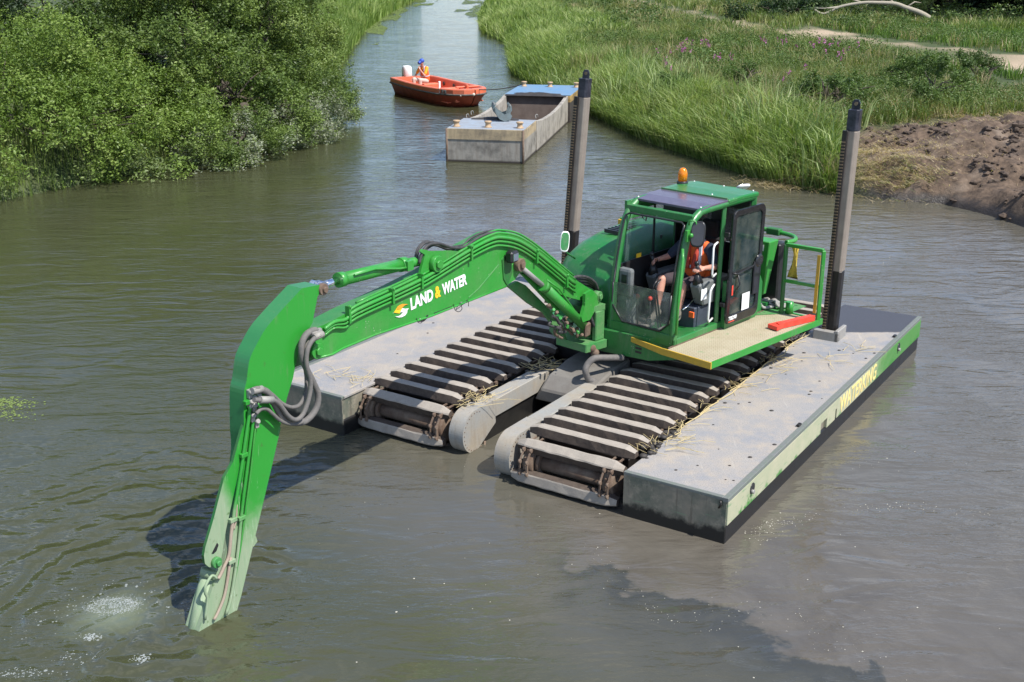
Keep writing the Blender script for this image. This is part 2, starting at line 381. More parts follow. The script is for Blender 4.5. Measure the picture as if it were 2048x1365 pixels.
edge=math_(t,'MULTIPLY',math_(t,'MULTIPLY',mrange(t,dist,-.30,-.0),mrange(t,dist,.07,.0)),lend); col=mixc(t,math_(t,'MULTIPLY',math_(t,'MULTIPLY',math_(t,'MULTIPLY',mrange(t,dist,-1.6,-.0),mrange(t,dist,.10,.0)),lend),.48),col,(.026,.031,.027)); col=mixc(t,math_(t,'MULTIPLY',edge,.28),col,(.022,.026,.028))
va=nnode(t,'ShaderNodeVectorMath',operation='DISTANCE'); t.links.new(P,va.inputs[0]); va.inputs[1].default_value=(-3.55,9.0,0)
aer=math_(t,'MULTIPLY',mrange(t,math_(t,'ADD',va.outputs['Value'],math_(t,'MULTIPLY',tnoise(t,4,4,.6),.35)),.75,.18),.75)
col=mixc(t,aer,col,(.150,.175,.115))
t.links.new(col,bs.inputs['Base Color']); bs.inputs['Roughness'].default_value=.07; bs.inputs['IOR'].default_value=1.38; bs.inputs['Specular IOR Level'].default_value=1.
# ripples: wind ripples stretched across the reach, finer chop far off, rings round the dipper
mpn=nnode(t,'ShaderNodeMapping'); mpn.inputs['Scale'].default_value=(1,2.6,1); mpn.inputs['Rotation'].default_value=(0,0,rad(-12)); t.links.new(P,mpn.inputs[0])
h1=tnoise(t,3.2,3,.5,vec=mpn.outputs[0],dist=.6); h2=tnoise(t,.9,2,.5,vec=mpn.outputs[0],dist=.8); h3=tnoise(t,13,2,.5,vec=mpn.outputs[0])
vm=nnode(t,'ShaderNodeVectorMath',operation='DISTANCE'); t.links.new(P,vm.inputs[0]); vm.inputs[1].default_value=(-2.75,9.1,0)
rd=math_(t,'ADD',vm.outputs['Value'],math_(t,'MULTIPLY',tnoise(t,1.1,3),1.3))
ring=math_(t,'SINE',math_(t,'MULTIPLY',rd,14.)); amp=mrange(t,vm.outputs['Value'],5.5,.2,0.,1.)
ringm=math_(t,'MULTIPLY',math_(t,'MULTIPLY',ring,amp),mrange(t,x_,-1.2,-3.0))
far=mrange(t,y_,12,40); calm=mrange(t,tnoise(t,.45,3,.5,dist=1.),.38,.62,.25,1.)
H=math_(t,'ADD',math_(t,'MULTIPLY',h1,math_(t,'ADD',math_(t,'MULTIPLY',far,.5),math_(t,'MULTIPLY',calm,.75))),math_(t,'MULTIPLY',h2,1.6))
H=math_(t,'ADD',H,math_(t,'MULTIPLY',h3,math_(t,'MULTIPLY',calm,.22)))
H=math_(t,'ADD',H,math_(t,'MULTIPLY',ringm,.85))
b=t.nodes.new('ShaderNodeBump'); b.inputs['Strength'].default_value=1.; b.inputs['Distance'].default_value=.022; t.links.new(H,b.inputs['Height']); t.links.new(b.outputs[0],bs.inputs['Normal'])
me.materials.append(m); o=link('river_water',me,None,recalc=False); tag(o,kind='structure')
# ------------------------------------------------------------------ the floating excavator
U=Vector((.5463,.8376,0)); V=Vector((.8376,-.5463,0)); YAW=math.atan2(V.y,V.x)
HD=.5
O0=atz(1455,997,HD); O0.z=0
MF=Frame(O0,V,U)                       # machine frame: (across to the right, rearwards, up from the water)
a=rad(43.5); R_=Vector((math.sin(a),math.cos(a),0)); Q_=Vector((math.cos(a),-math.sin(a),0)); ZP=1.05
c0=atz(1347,694,ZP); UF=Frame(c0,Q_,R_) # upper frame: (right, rearwards, up from the platform)
Pf=UF((-1.25,-.3,0)); Pf.z=0
bd=atz(430,1225,0)-Pf; bd.z=0; bd.normalize(); bn=Vector((-bd.y,bd.x,0)); bn=-bn if bn.y>0 else bn
BF=Frame(Pf,bd,bn)                     # boom frame: (out along the boom, towards the near side, up)
def bp(x,y,o=.12):
    p=atp(x,y,Pf+bn*o,bn)-Pf; return (p.dot(bd),o,p.z)
def bpl(pts,o=.12): return [bp(x,y,o) for x,y in pts]
def uq(x,y,q):
    p=atp(x,y,UF((q,0,0)),Q_)-c0; return (q,p.dot(R_),p.z)
EX=empty('amphibious_excavator',MF((-3.03,3.5,0)),'green excavator floating on two grey tracked pontoons with its arm in the water','excavator')

# materials of the hulls
def deckmat():
    m,t,bs=newmat('pontoon_deck_grit')
    P=pos(t); big=tnoise(t,.8,6,.62); f2=tnoise(t,5,5,.6); fine=tnoise(t,70,3,.8)
    col=mixc(t,ramp(t,big,[(.35,0.),(.68,1.)]),(.235,.245,.265),(.37,.33,.28))
    col=mixc(t,ramp(t,f2,[(.44,0.),(.7,.7)]),col,(.41,.345,.265))
    col=mixc(t,ramp(t,fine,[(.36,.55),(.52,0.)]),col,(.13,.13,.13))
    mp_=nnode(t,'ShaderNodeMapping'); mp_.inputs['Scale'].default_value=(14,1.2,1); mp_.inputs['Rotation'].default_value=(0,0,rad(35)); t.links.new(P,mp_.inputs[0])
    col=mixc(t,ramp(t,tnoise(t,1.5,4,.6,vec=mp_.outputs[0]),[(.63,0.),(.72,.45)]),col,(.42,.39,.34))
    # the stern end is awash and wet: dark beyond a line across the deck
    dt=nnode(t,'ShaderNodeVectorMath',operation='DOT_PRODUCT'); t.links.new(P,dt.inputs[0]); n=(MF((0,6.2,0))-MF((-1.14,5.45,0))).normalized(); n=Vector((-n.y,n.x,0))
    dt.inputs[1].default_value=n; p0=MF((0,6.2,0)); wet=mrange(t,math_(t,'ADD',math_(t,'SUBTRACT',dt.outputs['Value'],n.dot(p0)),math_(t,'MULTIPLY',tnoise(t,6,4),.06)),.02,.08)
    vv=nnode(t,'ShaderNodeVectorMath',operation='DOT_PRODUCT'); t.links.new(P,vv.inputs[0]); vv.inputs[1].default_value=V
    wet=math_(t,'MULTIPLY',wet,mrange(t,vv.outputs['Value'],V.dot(MF((-2.5,0,0))),V.dot(MF((-2,0,0)))))
    col=mixc(t,wet,col,(.055,.052,.055))
    t.links.new(col,bs.inputs['Base Color']); t.links.new(mixc(t,wet,(.9,)*3,(.35,)*3),bs.inputs['Roughness'])
    bump(t,bs,fine,.4,.004); return m
M['deck']=deckmat()
def hullside():
    m,t,bs=newmat('pontoon_side_paint')
    P=pos(t); s=nnode(t,'ShaderNodeSeparateXYZ'); t.links.new(P,s.inputs[0]); n=tnoise(t,3.5,6,.65)
    dt=nnode(t,'ShaderNodeVectorMath',operation='DOT_PRODUCT'); t.links.new(P,dt.inputs[0]); dt.inputs[1].default_value=U
    along=math_(t,'SUBTRACT',dt.outputs['Value'],U.dot(O0))
    scuff=math_(t,'MULTIPLY',mrange(t,math_(t,'ADD',math_(t,'MULTIPLY',s.outputs['Z'],6.),math_(t,'MULTIPLY',n,5.)),3.2,3.9),mrange(t,math_(t,'ADD',along,math_(t,'MULTIPLY',n,2.)),6.6,5.2,.08,1.))
    pale=mixc(t,n,(.27,.34,.20),(.54,.48,.35))
    col=mixc(t,scuff,(.05,.22,.035),pale)
    st=nnode(t,'ShaderNodeMapping'); st.inputs['Scale'].default_value=(1,1,9); t.links.new(P,st.inputs[0])
    col=mixc(t,ramp(t,tnoise(t,4,5,.7,vec=st.outputs[0]),[(.58,0.),(.70,.6)]),col,(.06,.25,.10))
    t.links.new(col,bs.inputs['Base Color']); bs.inputs['Roughness'].default_value=.55; bump(t,bs,n,.2,.01); return m
M['hullside']=hullside()
def hullfront():
    m,t,bs=newmat('pontoon_bow_plate')
    P=pos(t); s=nnode(t,'ShaderNodeSeparateXYZ'); t.links.new(P,s.inputs[0]); n=tnoise(t,2.5,6,.65)
    col=mixc(t,ramp(t,n,[(.35,0.),(.65,1.)]),(.08,.105,.08),(.25,.22,.17)); n5=tnoise(t,9,6,.75); col=mixc(t,ramp(t,n5,[(.52,0.),(.66,.7)]),col,(.33,.29,.22)); sm=nnode(t,'ShaderNodeMapping'); sm.inputs['Scale'].default_value=(2,2,30); sm.inputs['Rotation'].default_value=(.1,.12,0); t.links.new(P,sm.inputs[0]); col=mixc(t,ramp(t,tnoise(t,1.2,3,.6,vec=sm.outputs[0]),[(.66,0.),(.70,.6)]),col,(.16,.30,.17)); s2=nnode(t,'ShaderNodeMapping'); s2.inputs['Scale'].default_value=(9,9,.8); t.links.new(P,s2.inputs[0]); col=mixc(t,ramp(t,tnoise(t,1.2,5,.7,vec=s2.outputs[0]),[(.56,0.),(.70,.7)]),col,(.05,.04,.03)); k=mrange(t,math_(t,'ADD',s.outputs['Z'],math_(t,'MULTIPLY',n,.35)),.30,.38)
    col=mixc(t,k,(.012,.012,.011),col)
    t.links.new(col,bs.inputs['Base Color']); bs.inputs['Roughness'].default_value=.45; bump(t,bs,n,.15,.01); return m
M['hullfront']=hullfront(); M['tar']=dirty('tarred_hull',(.012,.012,.012),(.035,.03,.026),.5,5,.35,0,.3)
M['edge']=dirty('worn_deck_edge',(.19,.195,.19),(.13,.18,.12),.8,14,.6,.2,.2)

def pontoon(v0,v1,outer,L=7.1):
    """hull block; outer = +1 when its outboard side is at v1, -1 when at v0"""
    b=MB(MF); b.box((v0,0.,-.4),(v1,L,.2),0); h=build('pontoon_hull',b,M['tar'],EX,.012)
    b=MB(MF); b.box((v0+.02,.012,.2),(v1-.02,L-.012,HD-.035),0)
    build('pontoon_body',b,M['hullfront'],EX)
    # front plate, plain steel above a black boot top
    b=MB(MF); b.box((v0,-.012,-.05),(v1,.0,HD-.02),0); build('bow_plate',b,M['hullfront'],EX,.004)
    b=MB(MF); b.box((v0,0.,HD-.035),(v1,L,HD),0); build('pontoon_deck',b,M['deck'],EX,.006)
    x0,x1=(v1-.03,v1+.015) if outer>0 else (v0-.015,v0+.03)
    b=MB(MF)
    cuts=[(0,2.75),(2.97,3.27),(3.33,L)] if outer>0 else [(0,L)]
    for u0,u1 in cuts: b.box((x0,u0,.2),(x1,u1,HD-.045),0)
    if outer>0: b.box((x0,2.7501,.33),(x1,2.9699,HD-.045),0); b.box((x0,3.2701,.33),(x1,3.3299,HD-.045),0)
    s=build('side_rail',b,M['hullside'],EX,.004)
    b=MB(MF); e0,e1=(v1-.045,v1+.017) if outer>0 else (v0-.017,v0+.045)
    b.box((e0,-.014,HD-.044),(e1,L,HD+.004)); b.box((v0,-.014,HD-.03),(e0 if outer>0 else v1,.04,HD+.004))
    build('deck_edge',b,M['edge'],EX,.004)
    if outer>0:
        for u in (.62,5.95):
            b=MB(MF); b.cyl((v1+.010,u,.36),(v1+.021,u,.36),.062,16); hl=build('lifting_hole',b,M['black'],EX)
            b=MB(MF); b.cyl((v1+.012,u-.02,.335),(v1+.05,u-.02,.335),.022,10); build('lifting_pin',b,M['steel'],hl)
        for u in (2.1,5.9):
            b=MB(MF); b.box((v1-.07,u,HD+.005),(v1-.03,u+.08,HD+.03)); build('cleat',b,M['pole_dark'],EX,.006)
        b=MB(MF); b.tube([(v1-.06,-.03,.47),(v1-.05,-.035,.43),(v1-.07,-.035,.39)],.012,6); build('shackle',b,M['pole_dark'],EX)
    return s
side=pontoon(-1.14,0.,1)
pontoon(-6.1,-4.96,-1)
t0=uq(0,0,0) # (unused measure)
M['lettering']=plain('hand_painted_yellow',(.72,.58,.22),.6)
text_obj('name_lettering','WATERKING',MF((.0165,3.42,.225)),U,Vector((0,0,1)),1.50,.215,M['lettering'],side,bold=.012)

# tracks
def shoe_mesh():
    me=bpy.data.meshes.new('track_shoe'); rs=random.Random(3); n=13; V_=[];F_=[];mi=[]
    L=.66
    for i in range(n):
        x=-L+2*L*i/(n-1); e=abs(x)/L; k=max(0,(e-.80)/.20)
        top=.045-.035*k**1.5; hw=.052*(1-.45*k)+rs.uniform(-.003,.003); hb=.078*(1-.40*k)
        for (yy,zz) in ((-hb,-.055),(hb,-.055),(hw+.006,top-.006),(hw-.01,top+rs.uniform(-.003,.002)),(-hw+.01,top+rs.uniform(-.003,.002)),(-hw-.006,top-.008)):
            V_.append((x,yy+rs.uniform(-.003,.003),zz))
    for i in range(n-1):
        for k in range(6):
            F_.append((i*6+k,i*6+(k+1)%6,(i+1)*6+(k+1)%6,(i+1)*6+k)); mi.append(0 if k in (2,3,4) else 1)
    F_+=[tuple(range(6)),tuple((n-1)*6+k for k in range(6))]; mi+=[1,1]
    me.from_pydata(V_,[],F_); me.materials.append(M['shoe_top']); me.materials.append(M['shoe_side']); me.polygons.foreach_set('material_index',mi)
    bm=bmesh.new(); bm.from_mesh(me); bmesh.ops.recalc_face_normals(bm,faces=bm.faces); bm.to_mesh(me); bm.free(); me.update(); return me
SHOES=[shoe_mesh()]
def put_shoe(v,u,z,tilt,dyaw=0.):
    o=bpy.data.objects.new('track_shoe',SHOES[0]); C.objects.link(o); o.parent=EX
    o.location=MF((v,u,z))-EX.location; o.rotation_euler=(tilt,0,YAW+dyaw+random.choice((0,math.pi))*0)
def track(v0,v1,uf,inner):
    """v0..v1 width of the shoes, uf position of the first flat shoe, inner: side (+1/-1) on which the cover stands"""
    vm=(v0+v1)/2; us=uf-.17; zs=.23; rr=.27
    for i in range(21):
        put_shoe(vm+random.uniform(-.012,.012),uf+.31*i,.545+random.uniform(-.006,.006),random.uniform(-.04,.04),random.uniform(-.008,.008))
    put_shoe(vm-.01,us-.07,.44,rad(38)); put_shoe(vm-.02,us-.20,.10,rad(82)); put_shoe(vm,us-.02,-.06,rad(140))
    for u_,z_,ti in ((uf+.31*20+.25,.40,rad(-40)),(uf+.31*20+.37,.12,rad(-90))): put_shoe(vm,u_,z_,ti)
    # frame box between the runs
    b=MB(MF); b.box((v0+.13,us+.25,-.35),(v1-.13,uf+6.4,.40)); build('track_frame',b,M['pole_dark'],EX,.01)
    # axle, drums and sprockets at the front end
    b=MB(MF); b.cyl((v0+.10,us,zs),(v1-.10,us,zs),.088,20); build('front_axle',b,M['rust'],EX)
    for e,sg in ((v0+.17,1),(v1-.17,-1)):
        b=MB(MF); b.cyl((e-.06,us,zs),(e+.06,us,zs),.165,22); b.cyl((e-.015,us,zs),(e+.015,us,zs),.20,22); b.cyl((e+sg*.10-.02,us,zs),(e+sg*.10+.02,us,zs),.13,20); d=build('drum',b,M['rust'],EX)
        b=MB(MF)
        for k in range(14):
            an=2*math.pi*k/14; x,z=us+.20*math.cos(an),zs+.20*math.sin(an); b.box((e-.014,x-.022,z-.022),(e+.014,x+.022,z+.022))
        build('sprocket_tooth',b,M['rust'],d)
        for dv in (-.045,.045):
            b=MB(MF); lk=[]
            for k in range(60):            # links of the chain along the top run and round the nose
                s_=k*.155
                if k<42: u_,z_,sl=uf+.08+s_,.462,0.
                else:
                    an=rad(95+(k-42)*34)
                    if k>47: break
                    u_,z_=us+.255*math.cos(an),zs+.235*math.sin(an)
                b.cyl((e+dv-.014,u_,z_),(e+dv+.014,u_,z_),.024,8); lk.append((e+dv,u_,z_))
                if k<42: b.box((e+dv-.008,u_-.07,z_-.02),(e+dv+.008,u_+.07,z_+.02))
            b.tube(lk,.012,4); build('chain',b,M['rust'],EX)
    # round-nosed guard on the inner side
    g0,g1=(v1+.035,v1+.035+.20) if inner>0 else (v0-.035-.20,v0-.035)
    r=.265; prof=[]
    uc,zc=us+.05,.235
    for k in range(31):
        an=rad(92+k*6); prof.append((uc+r*math.cos(an),zc+r*math.sin(an)))
    prof+= [(uc+.42,.20),(uc+.42,.5)]
    b=MB(MF); b.prism([(g0,u_,z_) for u_,z_ in prof],(g1-g0,0,0),0,None,False); gd=build('track_guard_nose',b,M['guard'],EX,.008)
    b=MB(MF)
    for k in range(16):
        an=rad(70+k*13.5); q=(uc+(r-.03)*math.cos(an),zc+(r-.03)*math.sin(an))
        for g in (g1+.001,): b.ball((g,q[0],q[1]),.008,6,k=4)
    build('rivet',b,M['rust'],gd)
    b=MB(MF); b.box((g0,uc+.421,.27),(g1,(2.35 if inner>0 else 2.1),.495)); build('track_guard_beam',b,M['guard'],EX,.008)
    b=MB(MF); b.box((g0+.02,uc+.1,-.3),(g1-.04,6.6,.269)); build('inner_hull_wall',b,M['tar'],EX)
    if inner>0:
        b=MB(MF); b.tube([(g1-.02,uc+.10,.0),(g1+.01,uc+.16,-.03),(g1-.01,uc+.2,.03)],.016,6); build('tow_eye',b,M['rust'],gd)
M['guard']=dirty('galvanised_track_guard',(.31,.315,.30),(.36,.28,.18),.9,3,.6,.1,.2,speck=(.16,.09,.05),streak=(.20,.16,.12))
track(-5.02,-3.62,.66,1)
track(-2.54,-1.20,.40,-1)

# spud poles in their sleeves
def spud(base,top,name_side):
    ax=(top-base).normalized(); x=(V-ax*V.dot(ax)).normalized(); y=ax.cross(x); F=Frame(base,x,y,ax); L=(top-base).length
    b=MB(F); h=.074
    k=.30; ring=lambda z:[(-h,-h,z),(h-.03,-h,z),(h,-h+.03,z),(h,h,z),(-h,h,z)]
    b.loft([ring(-.9),ring(.95)],0,False); p=build('spud_pole',b,M['pole_dark'],EX,.006)
    b=MB(F); b.loft([ring(.951),ring(L-.28)],0,False); build('bare_section',b,M['pole'],p,.006)
    b=MB(F); b.loft([ring(L-.279),ring(L)],0,False); build('painted_head',b,M['navyblack'],p,.006)
    b=MB(F)
    b.box((-h-.03,-h-.045,-.4),(-h+.035,-h-.001,L-.27)); rk=build('toothed_rack',b,M['pole_dark'],p,.004)
    b=MB(F)
    n=int((L-.4)/.042)
    for i in range(n): b.box((-h-.025,-h-.058,i*.042+.05),(-h+.025,-h-.045,i*.042+.068))
    build('rack_teeth',b,M['rack'],rk)
    b=MB(F); b.prism([(-.055,0,L),(.055,0,L),(.055,0,L+.08),(.03,0,L+.125),(-.03,0,L+.125),(-.055,0,L+.08)],(0,.022,0)); e=build('lifting_eye',b,M['navyblack'],p,.004)
    b=MB(F); b.cyl((0,-.004,L+.07),(0,.026,L+.07),.024,12); build('eye_hole',b,M['rack'],e)
    b=MB(F); b.box((-.19,-.20,-.02),(.16,-.105,.13),0); b.box((.105,-.20,-.02),(.16,.16,.16)); b.box((-.19,-.19,-.02),(-.16,.16,.13)); build('spud_sleeve',b,M['steel'],EX,.01)
M['navyblack']=dirty('blue_black_paint',(.015,.018,.03),(.12,.12,.15),.6,9,.3,.2,.2)
M['rack']=dirty('worn_rack_steel',(.22,.16,.10),(.10,.08,.06),.5,9,.5,.4,.3)
rb=MF((-.80,5.47,HD)); spud(rb,atp(1711,219,rb,Vector((0,-1,0)))+Vector((0,.0,0)),'r')
lb=atz(1137,578,HD); spud(lb,atp(1171,157,lb,Vector((0,-1,0))),'l')

M['framegrey']=dirty('muddy_grey_frame',(.20,.19,.17),(.10,.08,.065),.7,4,.8,.1,.4)
# centre bridge between the track units, slew ring, hoses
b=MB(MF)
b.loft([[(-3.40,u,z0),(-2.52,u,z0),(-2.6,u,z1),(-3.3,u,z1)] for u,z0,z1 in ((1.85,.2,.36),(2.05,.2,.50),(2.5,.2,.58),(4.6,.2,.60),(4.9,.2,.5))],0,False)
build('cross_frame',b,M['framegrey'],EX,.02)
b=MB(MF); b.box((-3.75,2.9,.40),(-2.2,4.3,.66)); build('undercarriage_block',b,M['pole_dark'],EX,.02)
sc=UF((-1.05,1.0,0)); b=MB(); b.lathe((sc.x,sc.y,.62),[(0,.56),(.16,.56),(.16,.50),(.34,.50)],36); build('slew_ring',b,M['green_dark'],EX)
for k in range(4):
    b=MB(); A=[atz(1110,737+k*4,.50),atz(1128,741+k*4,.47),atz(1143,751+k*3,.40),atz(1160,751+k*5,.46)]; b.tube(spl(A,5),.016,8,world=True); build('hydraulic_hose',b,M['hose'],EX)
b=MB(); b.tube(spl([atz(1246,716,.74),atz(1215,716,.78),atz(1190,717,.80),atz(1176,728,.74),atz(1171,742,.66),atz(1176,757,.55),atz(1186,763,.50),atz(1200,764,.46)],6),[.042]*43,10,world=True); build('hydraulic_hose',b,M['hose'],EX)
b=MB(); b.tube(spl([atz(1194,690,.86),atz(1188,700,.80),atz(1190,712,.76)],5),.04,8,world=True); b.ball(atz(1183,697,.86),.06,8,world=True); b.ball(atz(1190,706,.80),.055,8,world=True); build('pipe_fitting',b,M['rust'],EX)

# ---------------- boom
def outline(px,o,off,name,mat,bev=.01,par=None):
    b=MB(BF); b.prism(bpl(px,o),(0,off,0),1 if isinstance(mat,list) else 0,0); return build(name,b,mat,par or EX,bev)
W2=.12
boom_px=[(619,700),(626,711),(636,715),(650,712),(664,708),(685,696),(749,669),(863,631),(951,596),(1012,572),(1030,560),(1040,545),(1056,545),(1085,566),(1117,588),(1140,596),(1169,603),(1186,604),
 (1193,596),(1192,585),(1178,577),(1156,563),(1119,530),(1085,503),(1059,484),(1035,471),(1008,466),(985,469),(941,493),(856,547),(796,578),(700,623),(648,650),(627,657),(613,668)]
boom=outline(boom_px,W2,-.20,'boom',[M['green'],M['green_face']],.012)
# bottom flange lip
lip=[(636,715),(664,708),(685,696),(749,669),(863,631),(951,596),(1012,572)]
b=MB(BF); b.tube([Vector(p)+Vector((0,.002,-.006)) for p in bpl(lip,W2)],.012,6); build('weld_lip',b,M['green'],boom)
b=MB(BF); b.tube([bp(937,596,W2+.001),bp(957,578,W2+.001),bp(997,530,W2+.001)],.006,5); build('weld_seam',b,M['green_dull'],boom)
# pin bosses
def boss(name,x,y,o0,o1,r,mat,par=None,n=16):
    p=bp(x,y,o0); b=MB(BF); b.cyl((p[0],o0,p[2]),(p[0],o1,p[2]),r,n); b.cyl((p[0],o1,p[2]),(p[0],o1+.025,p[2]),r*.55,6); return build(name,b,mat,par or EX,.004)
boss('arm_pivot_boss',629,701,W2,W2+.05,.075,M['green'])
boss('boom_foot_pin',1189,592,W2,.20,.07,M['green_dull'])
boss('cylinder_pin',1034,529,W2,.19,.075,M['rust'])
boss('link_boss',868,527,W2,W2+.06,.085,M['green'])
# cylinder lugs standing on top
b=MB(BF)
for o in (W2-.0,-.05): b.prism(bpl([(838,560),(850,510),(842,505),(846,499),(862,503),(905,502),(930,505),(930,520),(870,548)],o),(0,-.03,0))
build('cylinder_lug',b,M['green'],boom,.006)
# dark knee plate and lamp
b=MB(BF); b.prism(bpl([(1003,520),(1012,508),(1022,515),(1024,545),(1014,572),(1006,558)],W2+.001),(0,.01,0)); build('knee_plate',b,M['green_dark'],boom)
b=MB(BF); p=bp(1027,513,W2+.09); b.box((p[0]-.07,W2+.02,p[2]-.07),(p[0]+.07,W2+.12,p[2]+.06)); wl=build('work_lamp',b,M['black'],EX,.02)
b=MB(BF); b.box((p[0]-.045,W2+.12,p[2]-.045),(p[0]+.045,W2+.127,p[2]+.035)); build('lamp_lens',b,M['chrome'],wl)
# hydraulic pipes on the side and top of the boom
base=[(648,655),(668,640),(692,633),(712,615),(796,576),(856,546),(941,494),(985,472),(1008,470),(1035,476),(1060,490),(1085,509),(1119,537),(1150,563)]
for i,(dy,o,r,fr) in enumerate(((6,W2+.03,.019,0),(14,W2+.025,.014,0),(22,W2+.022,.013,0),(-3,W2-.01,.016,2),(-9,W2-.05,.012,3))):
    pts=[(x,y+dy*(1. if x>690 else .75)) for x,y in base][fr if fr else 0:]
    b=MB(BF); b.tube(spl(bpl(pts,o),4),r,8); build('hydraulic_pipe',b,M['green'],boom)
    q=[(x,y+dy*.9) for x,y in base]
for x,y in ((700,628),(787,592),(845,562),(944,506),(1075,513),(1135,562)):
    p=bp(x,y,W2+.05); b=MB(BF); b.box((p[0]-.014,W2,p[2]-.085),(p[0]+.014,W2+.058,p[2]+.075)); b.cyl((p[0],W2+.02,p[2]+.07),(p[0],W2+.07,p[2]+.07),.014,6); build('pipe_clamp',b,M['green'],boom,.003)
# hoses lying on the boom
for pts,o,r in (([(838,528),(845,505),(858,490),(880,488),(905,496),(930,494),(950,480),(975,468),(1000,465)],.10,.016),([(832,527),(838,500),(852,486),(872,486),(893,494),(925,491),(940,478),(968,465),(1000,462),(1020,475),(1022,500)],.05,.013),([(836,530),(842,510),(862,492),(876,492),(900,500),(935,497),(955,487)],.0,.014),([(829,520),(836,497),(850,484),(868,485)],-.04,.013)):
    b=MB(BF); b.tube(spl(bpl(pts,o),5),r,8); build('hydraulic_hose',b,M['rubber'],EX)
for k in range(4):
    b=MB(BF); b.tube(spl(bpl([(1146,556+k*5),(1160,553+k*6),(1176,556+k*5),(1190,566+k*4),(1196,580+k*3)],.10-.05*k),5),.019,8); build('hydraulic_hose',b,M['rubber'],EX)
# arm cylinder on top
A=Vector(bp(637,574,.03)); B_=Vector(bp(680,560,.03)); D=Vector(bp(806,529,.03)); E_=Vector(bp(852,520,.03))
b=MB(BF); b.cyl(A,B_,.036,16); b.cyl(A-Vector((0,.07,0)),A+Vector((0,.07,0)),.06,16); build('cylinder_rod',b,M['chrome'],EX)
b=MB(BF); b.cyl(B_,D,.062,18); b.cyl(B_+(B_-D).normalized()*.03,B_+(D-B_)*.05,.072,18); b.cyl(D-(D-B_)*.06,D+(D-B_)*.04,.072,18); b.cyl(D,E_,.05,12); cy=build('arm_cylinder',b,M['green'],EX)
b=MB(BF); b.tube([B_+Vector((-.12,.07,.03)),B_+Vector((-.4,.08,.03)),D+Vector((.15,.08,.0)),D+Vector((0,.07,-.02))],.012,8); b.box(tuple(D+Vector((-.05,.055,-.05))),tuple(D+Vector((.04,.10,.05)))); build('cylinder_pipe',b,M['green'],cy,.003)
# lift cylinders under the knee
def lift(o,pm,name='lift_cylinder'):
    A=Vector(bp(1040,533,o)); B_=Vector(bp(1086,572,o)); D=Vector(bp(1168,652,o))
    b=MB(BF); b.cyl(A,B_,.030,14); b.ball(A,.06,10,k=5); r=build('cylinder_rod',b,M['steel'],EX)
    b=MB(BF); b.cyl(B_,D,.062,18); b.cyl(B_-(D-B_)*.02,B_+(D-B_)*.05,.074,18); c=build(name,b,pm,EX); 
    b=MB(BF); b.tube([B_+Vector((-.03,.03,.07)),B_+Vector((-.3,.03,-.1)),D+Vector((.14,.03,.13)),D+Vector((.05,.03,.09))],.012,6); build('cylinder_pipe',b,pm,c)
lift(.12,M['green']); lift(-.09,M['green'])
# ram guard plates, left of the cylinders
for px,o in (([(1040,548),(1050,545),(1118,612),(1112,622),(1100,612)],.02),([(1010,571),(1030,562),(1046,570),(1094,618),(1120,655),(1130,680),(1108,660),(1084,626),(1052,606)],-.16)):
    outline(px,o,.04,'ram_guard',M['green_dull'] if o<0 else M['green'],.005)
# swing post and bracket at the boom foot
for o in (.20,-.16): outline([(1171,588),(1184,580),(1196,592),(1197,608),(1190,622),(1180,640),(1166,645),(1163,636),(1170,612)],o,-.04,'swing_post_cheek',M['green'],.008)
b=MB(BF); l0,_,z0=bp(1178,660,.1); b.cyl((l0-.10,0,.78),(l0-.10,0,1.42),.13,20); sp_=build('swing_post',b,M['green_dull'],EX)
for z_ in (.80,.97,1.22,1.38):
    b=MB(BF); b.cyl((l0-.10,0,z_),(l0-.10,0,z_+.03),.15,20); build('bearing_ring',b,M['green_dark'],sp_)
for k in range(5):
    b=MB(BF); b.tube(spl([(l0+.10,.17-.05*k,1.30-.03*k),(l0+.02,.19-.05*k,1.12),(l0-.16,.17-.03*k,1.05),(l0-.30,.12,1.12)],5),.02,8); build('hydraulic_hose',b,M['rubber'],EX)
b=MB(UF)
b.prism([(-1.52,-.42,-.12),(-1.02,-.42,-.12),(-.98,-.05,-.12),(-1.7,-.05,-.12)],(0,0,-.10)); b.prism([(-1.45,-.36,.27),(-1.08,-.36,.27),(-1.02,-.05,.27),(-1.55,-.05,.27)],(0,0,.07)); b.box((-1.10,-.22,-.12),(-1.03,-.05,.27))
b.box((-1.5,-.2,-.12),(-1.44,-.05,.27)); sb=build('swing_bracket',b,M['green_dull'],EX,.012)
b=MB(UF); p=(-1.09,-.36,.04)
b.prism([(-1.20,-.425,-.02),(-1.12,-.425,.05),(-1.13,-.425,.13),(-1.19,-.425,.17),(-1.25,-.425,.10),(-1.25,-.425,.02)],(0,-.006,0)); build('round_decal',b,M['decal']if 'decal' in M else plain('pale_green_decal',(.35,.6,.42),.5),sb)
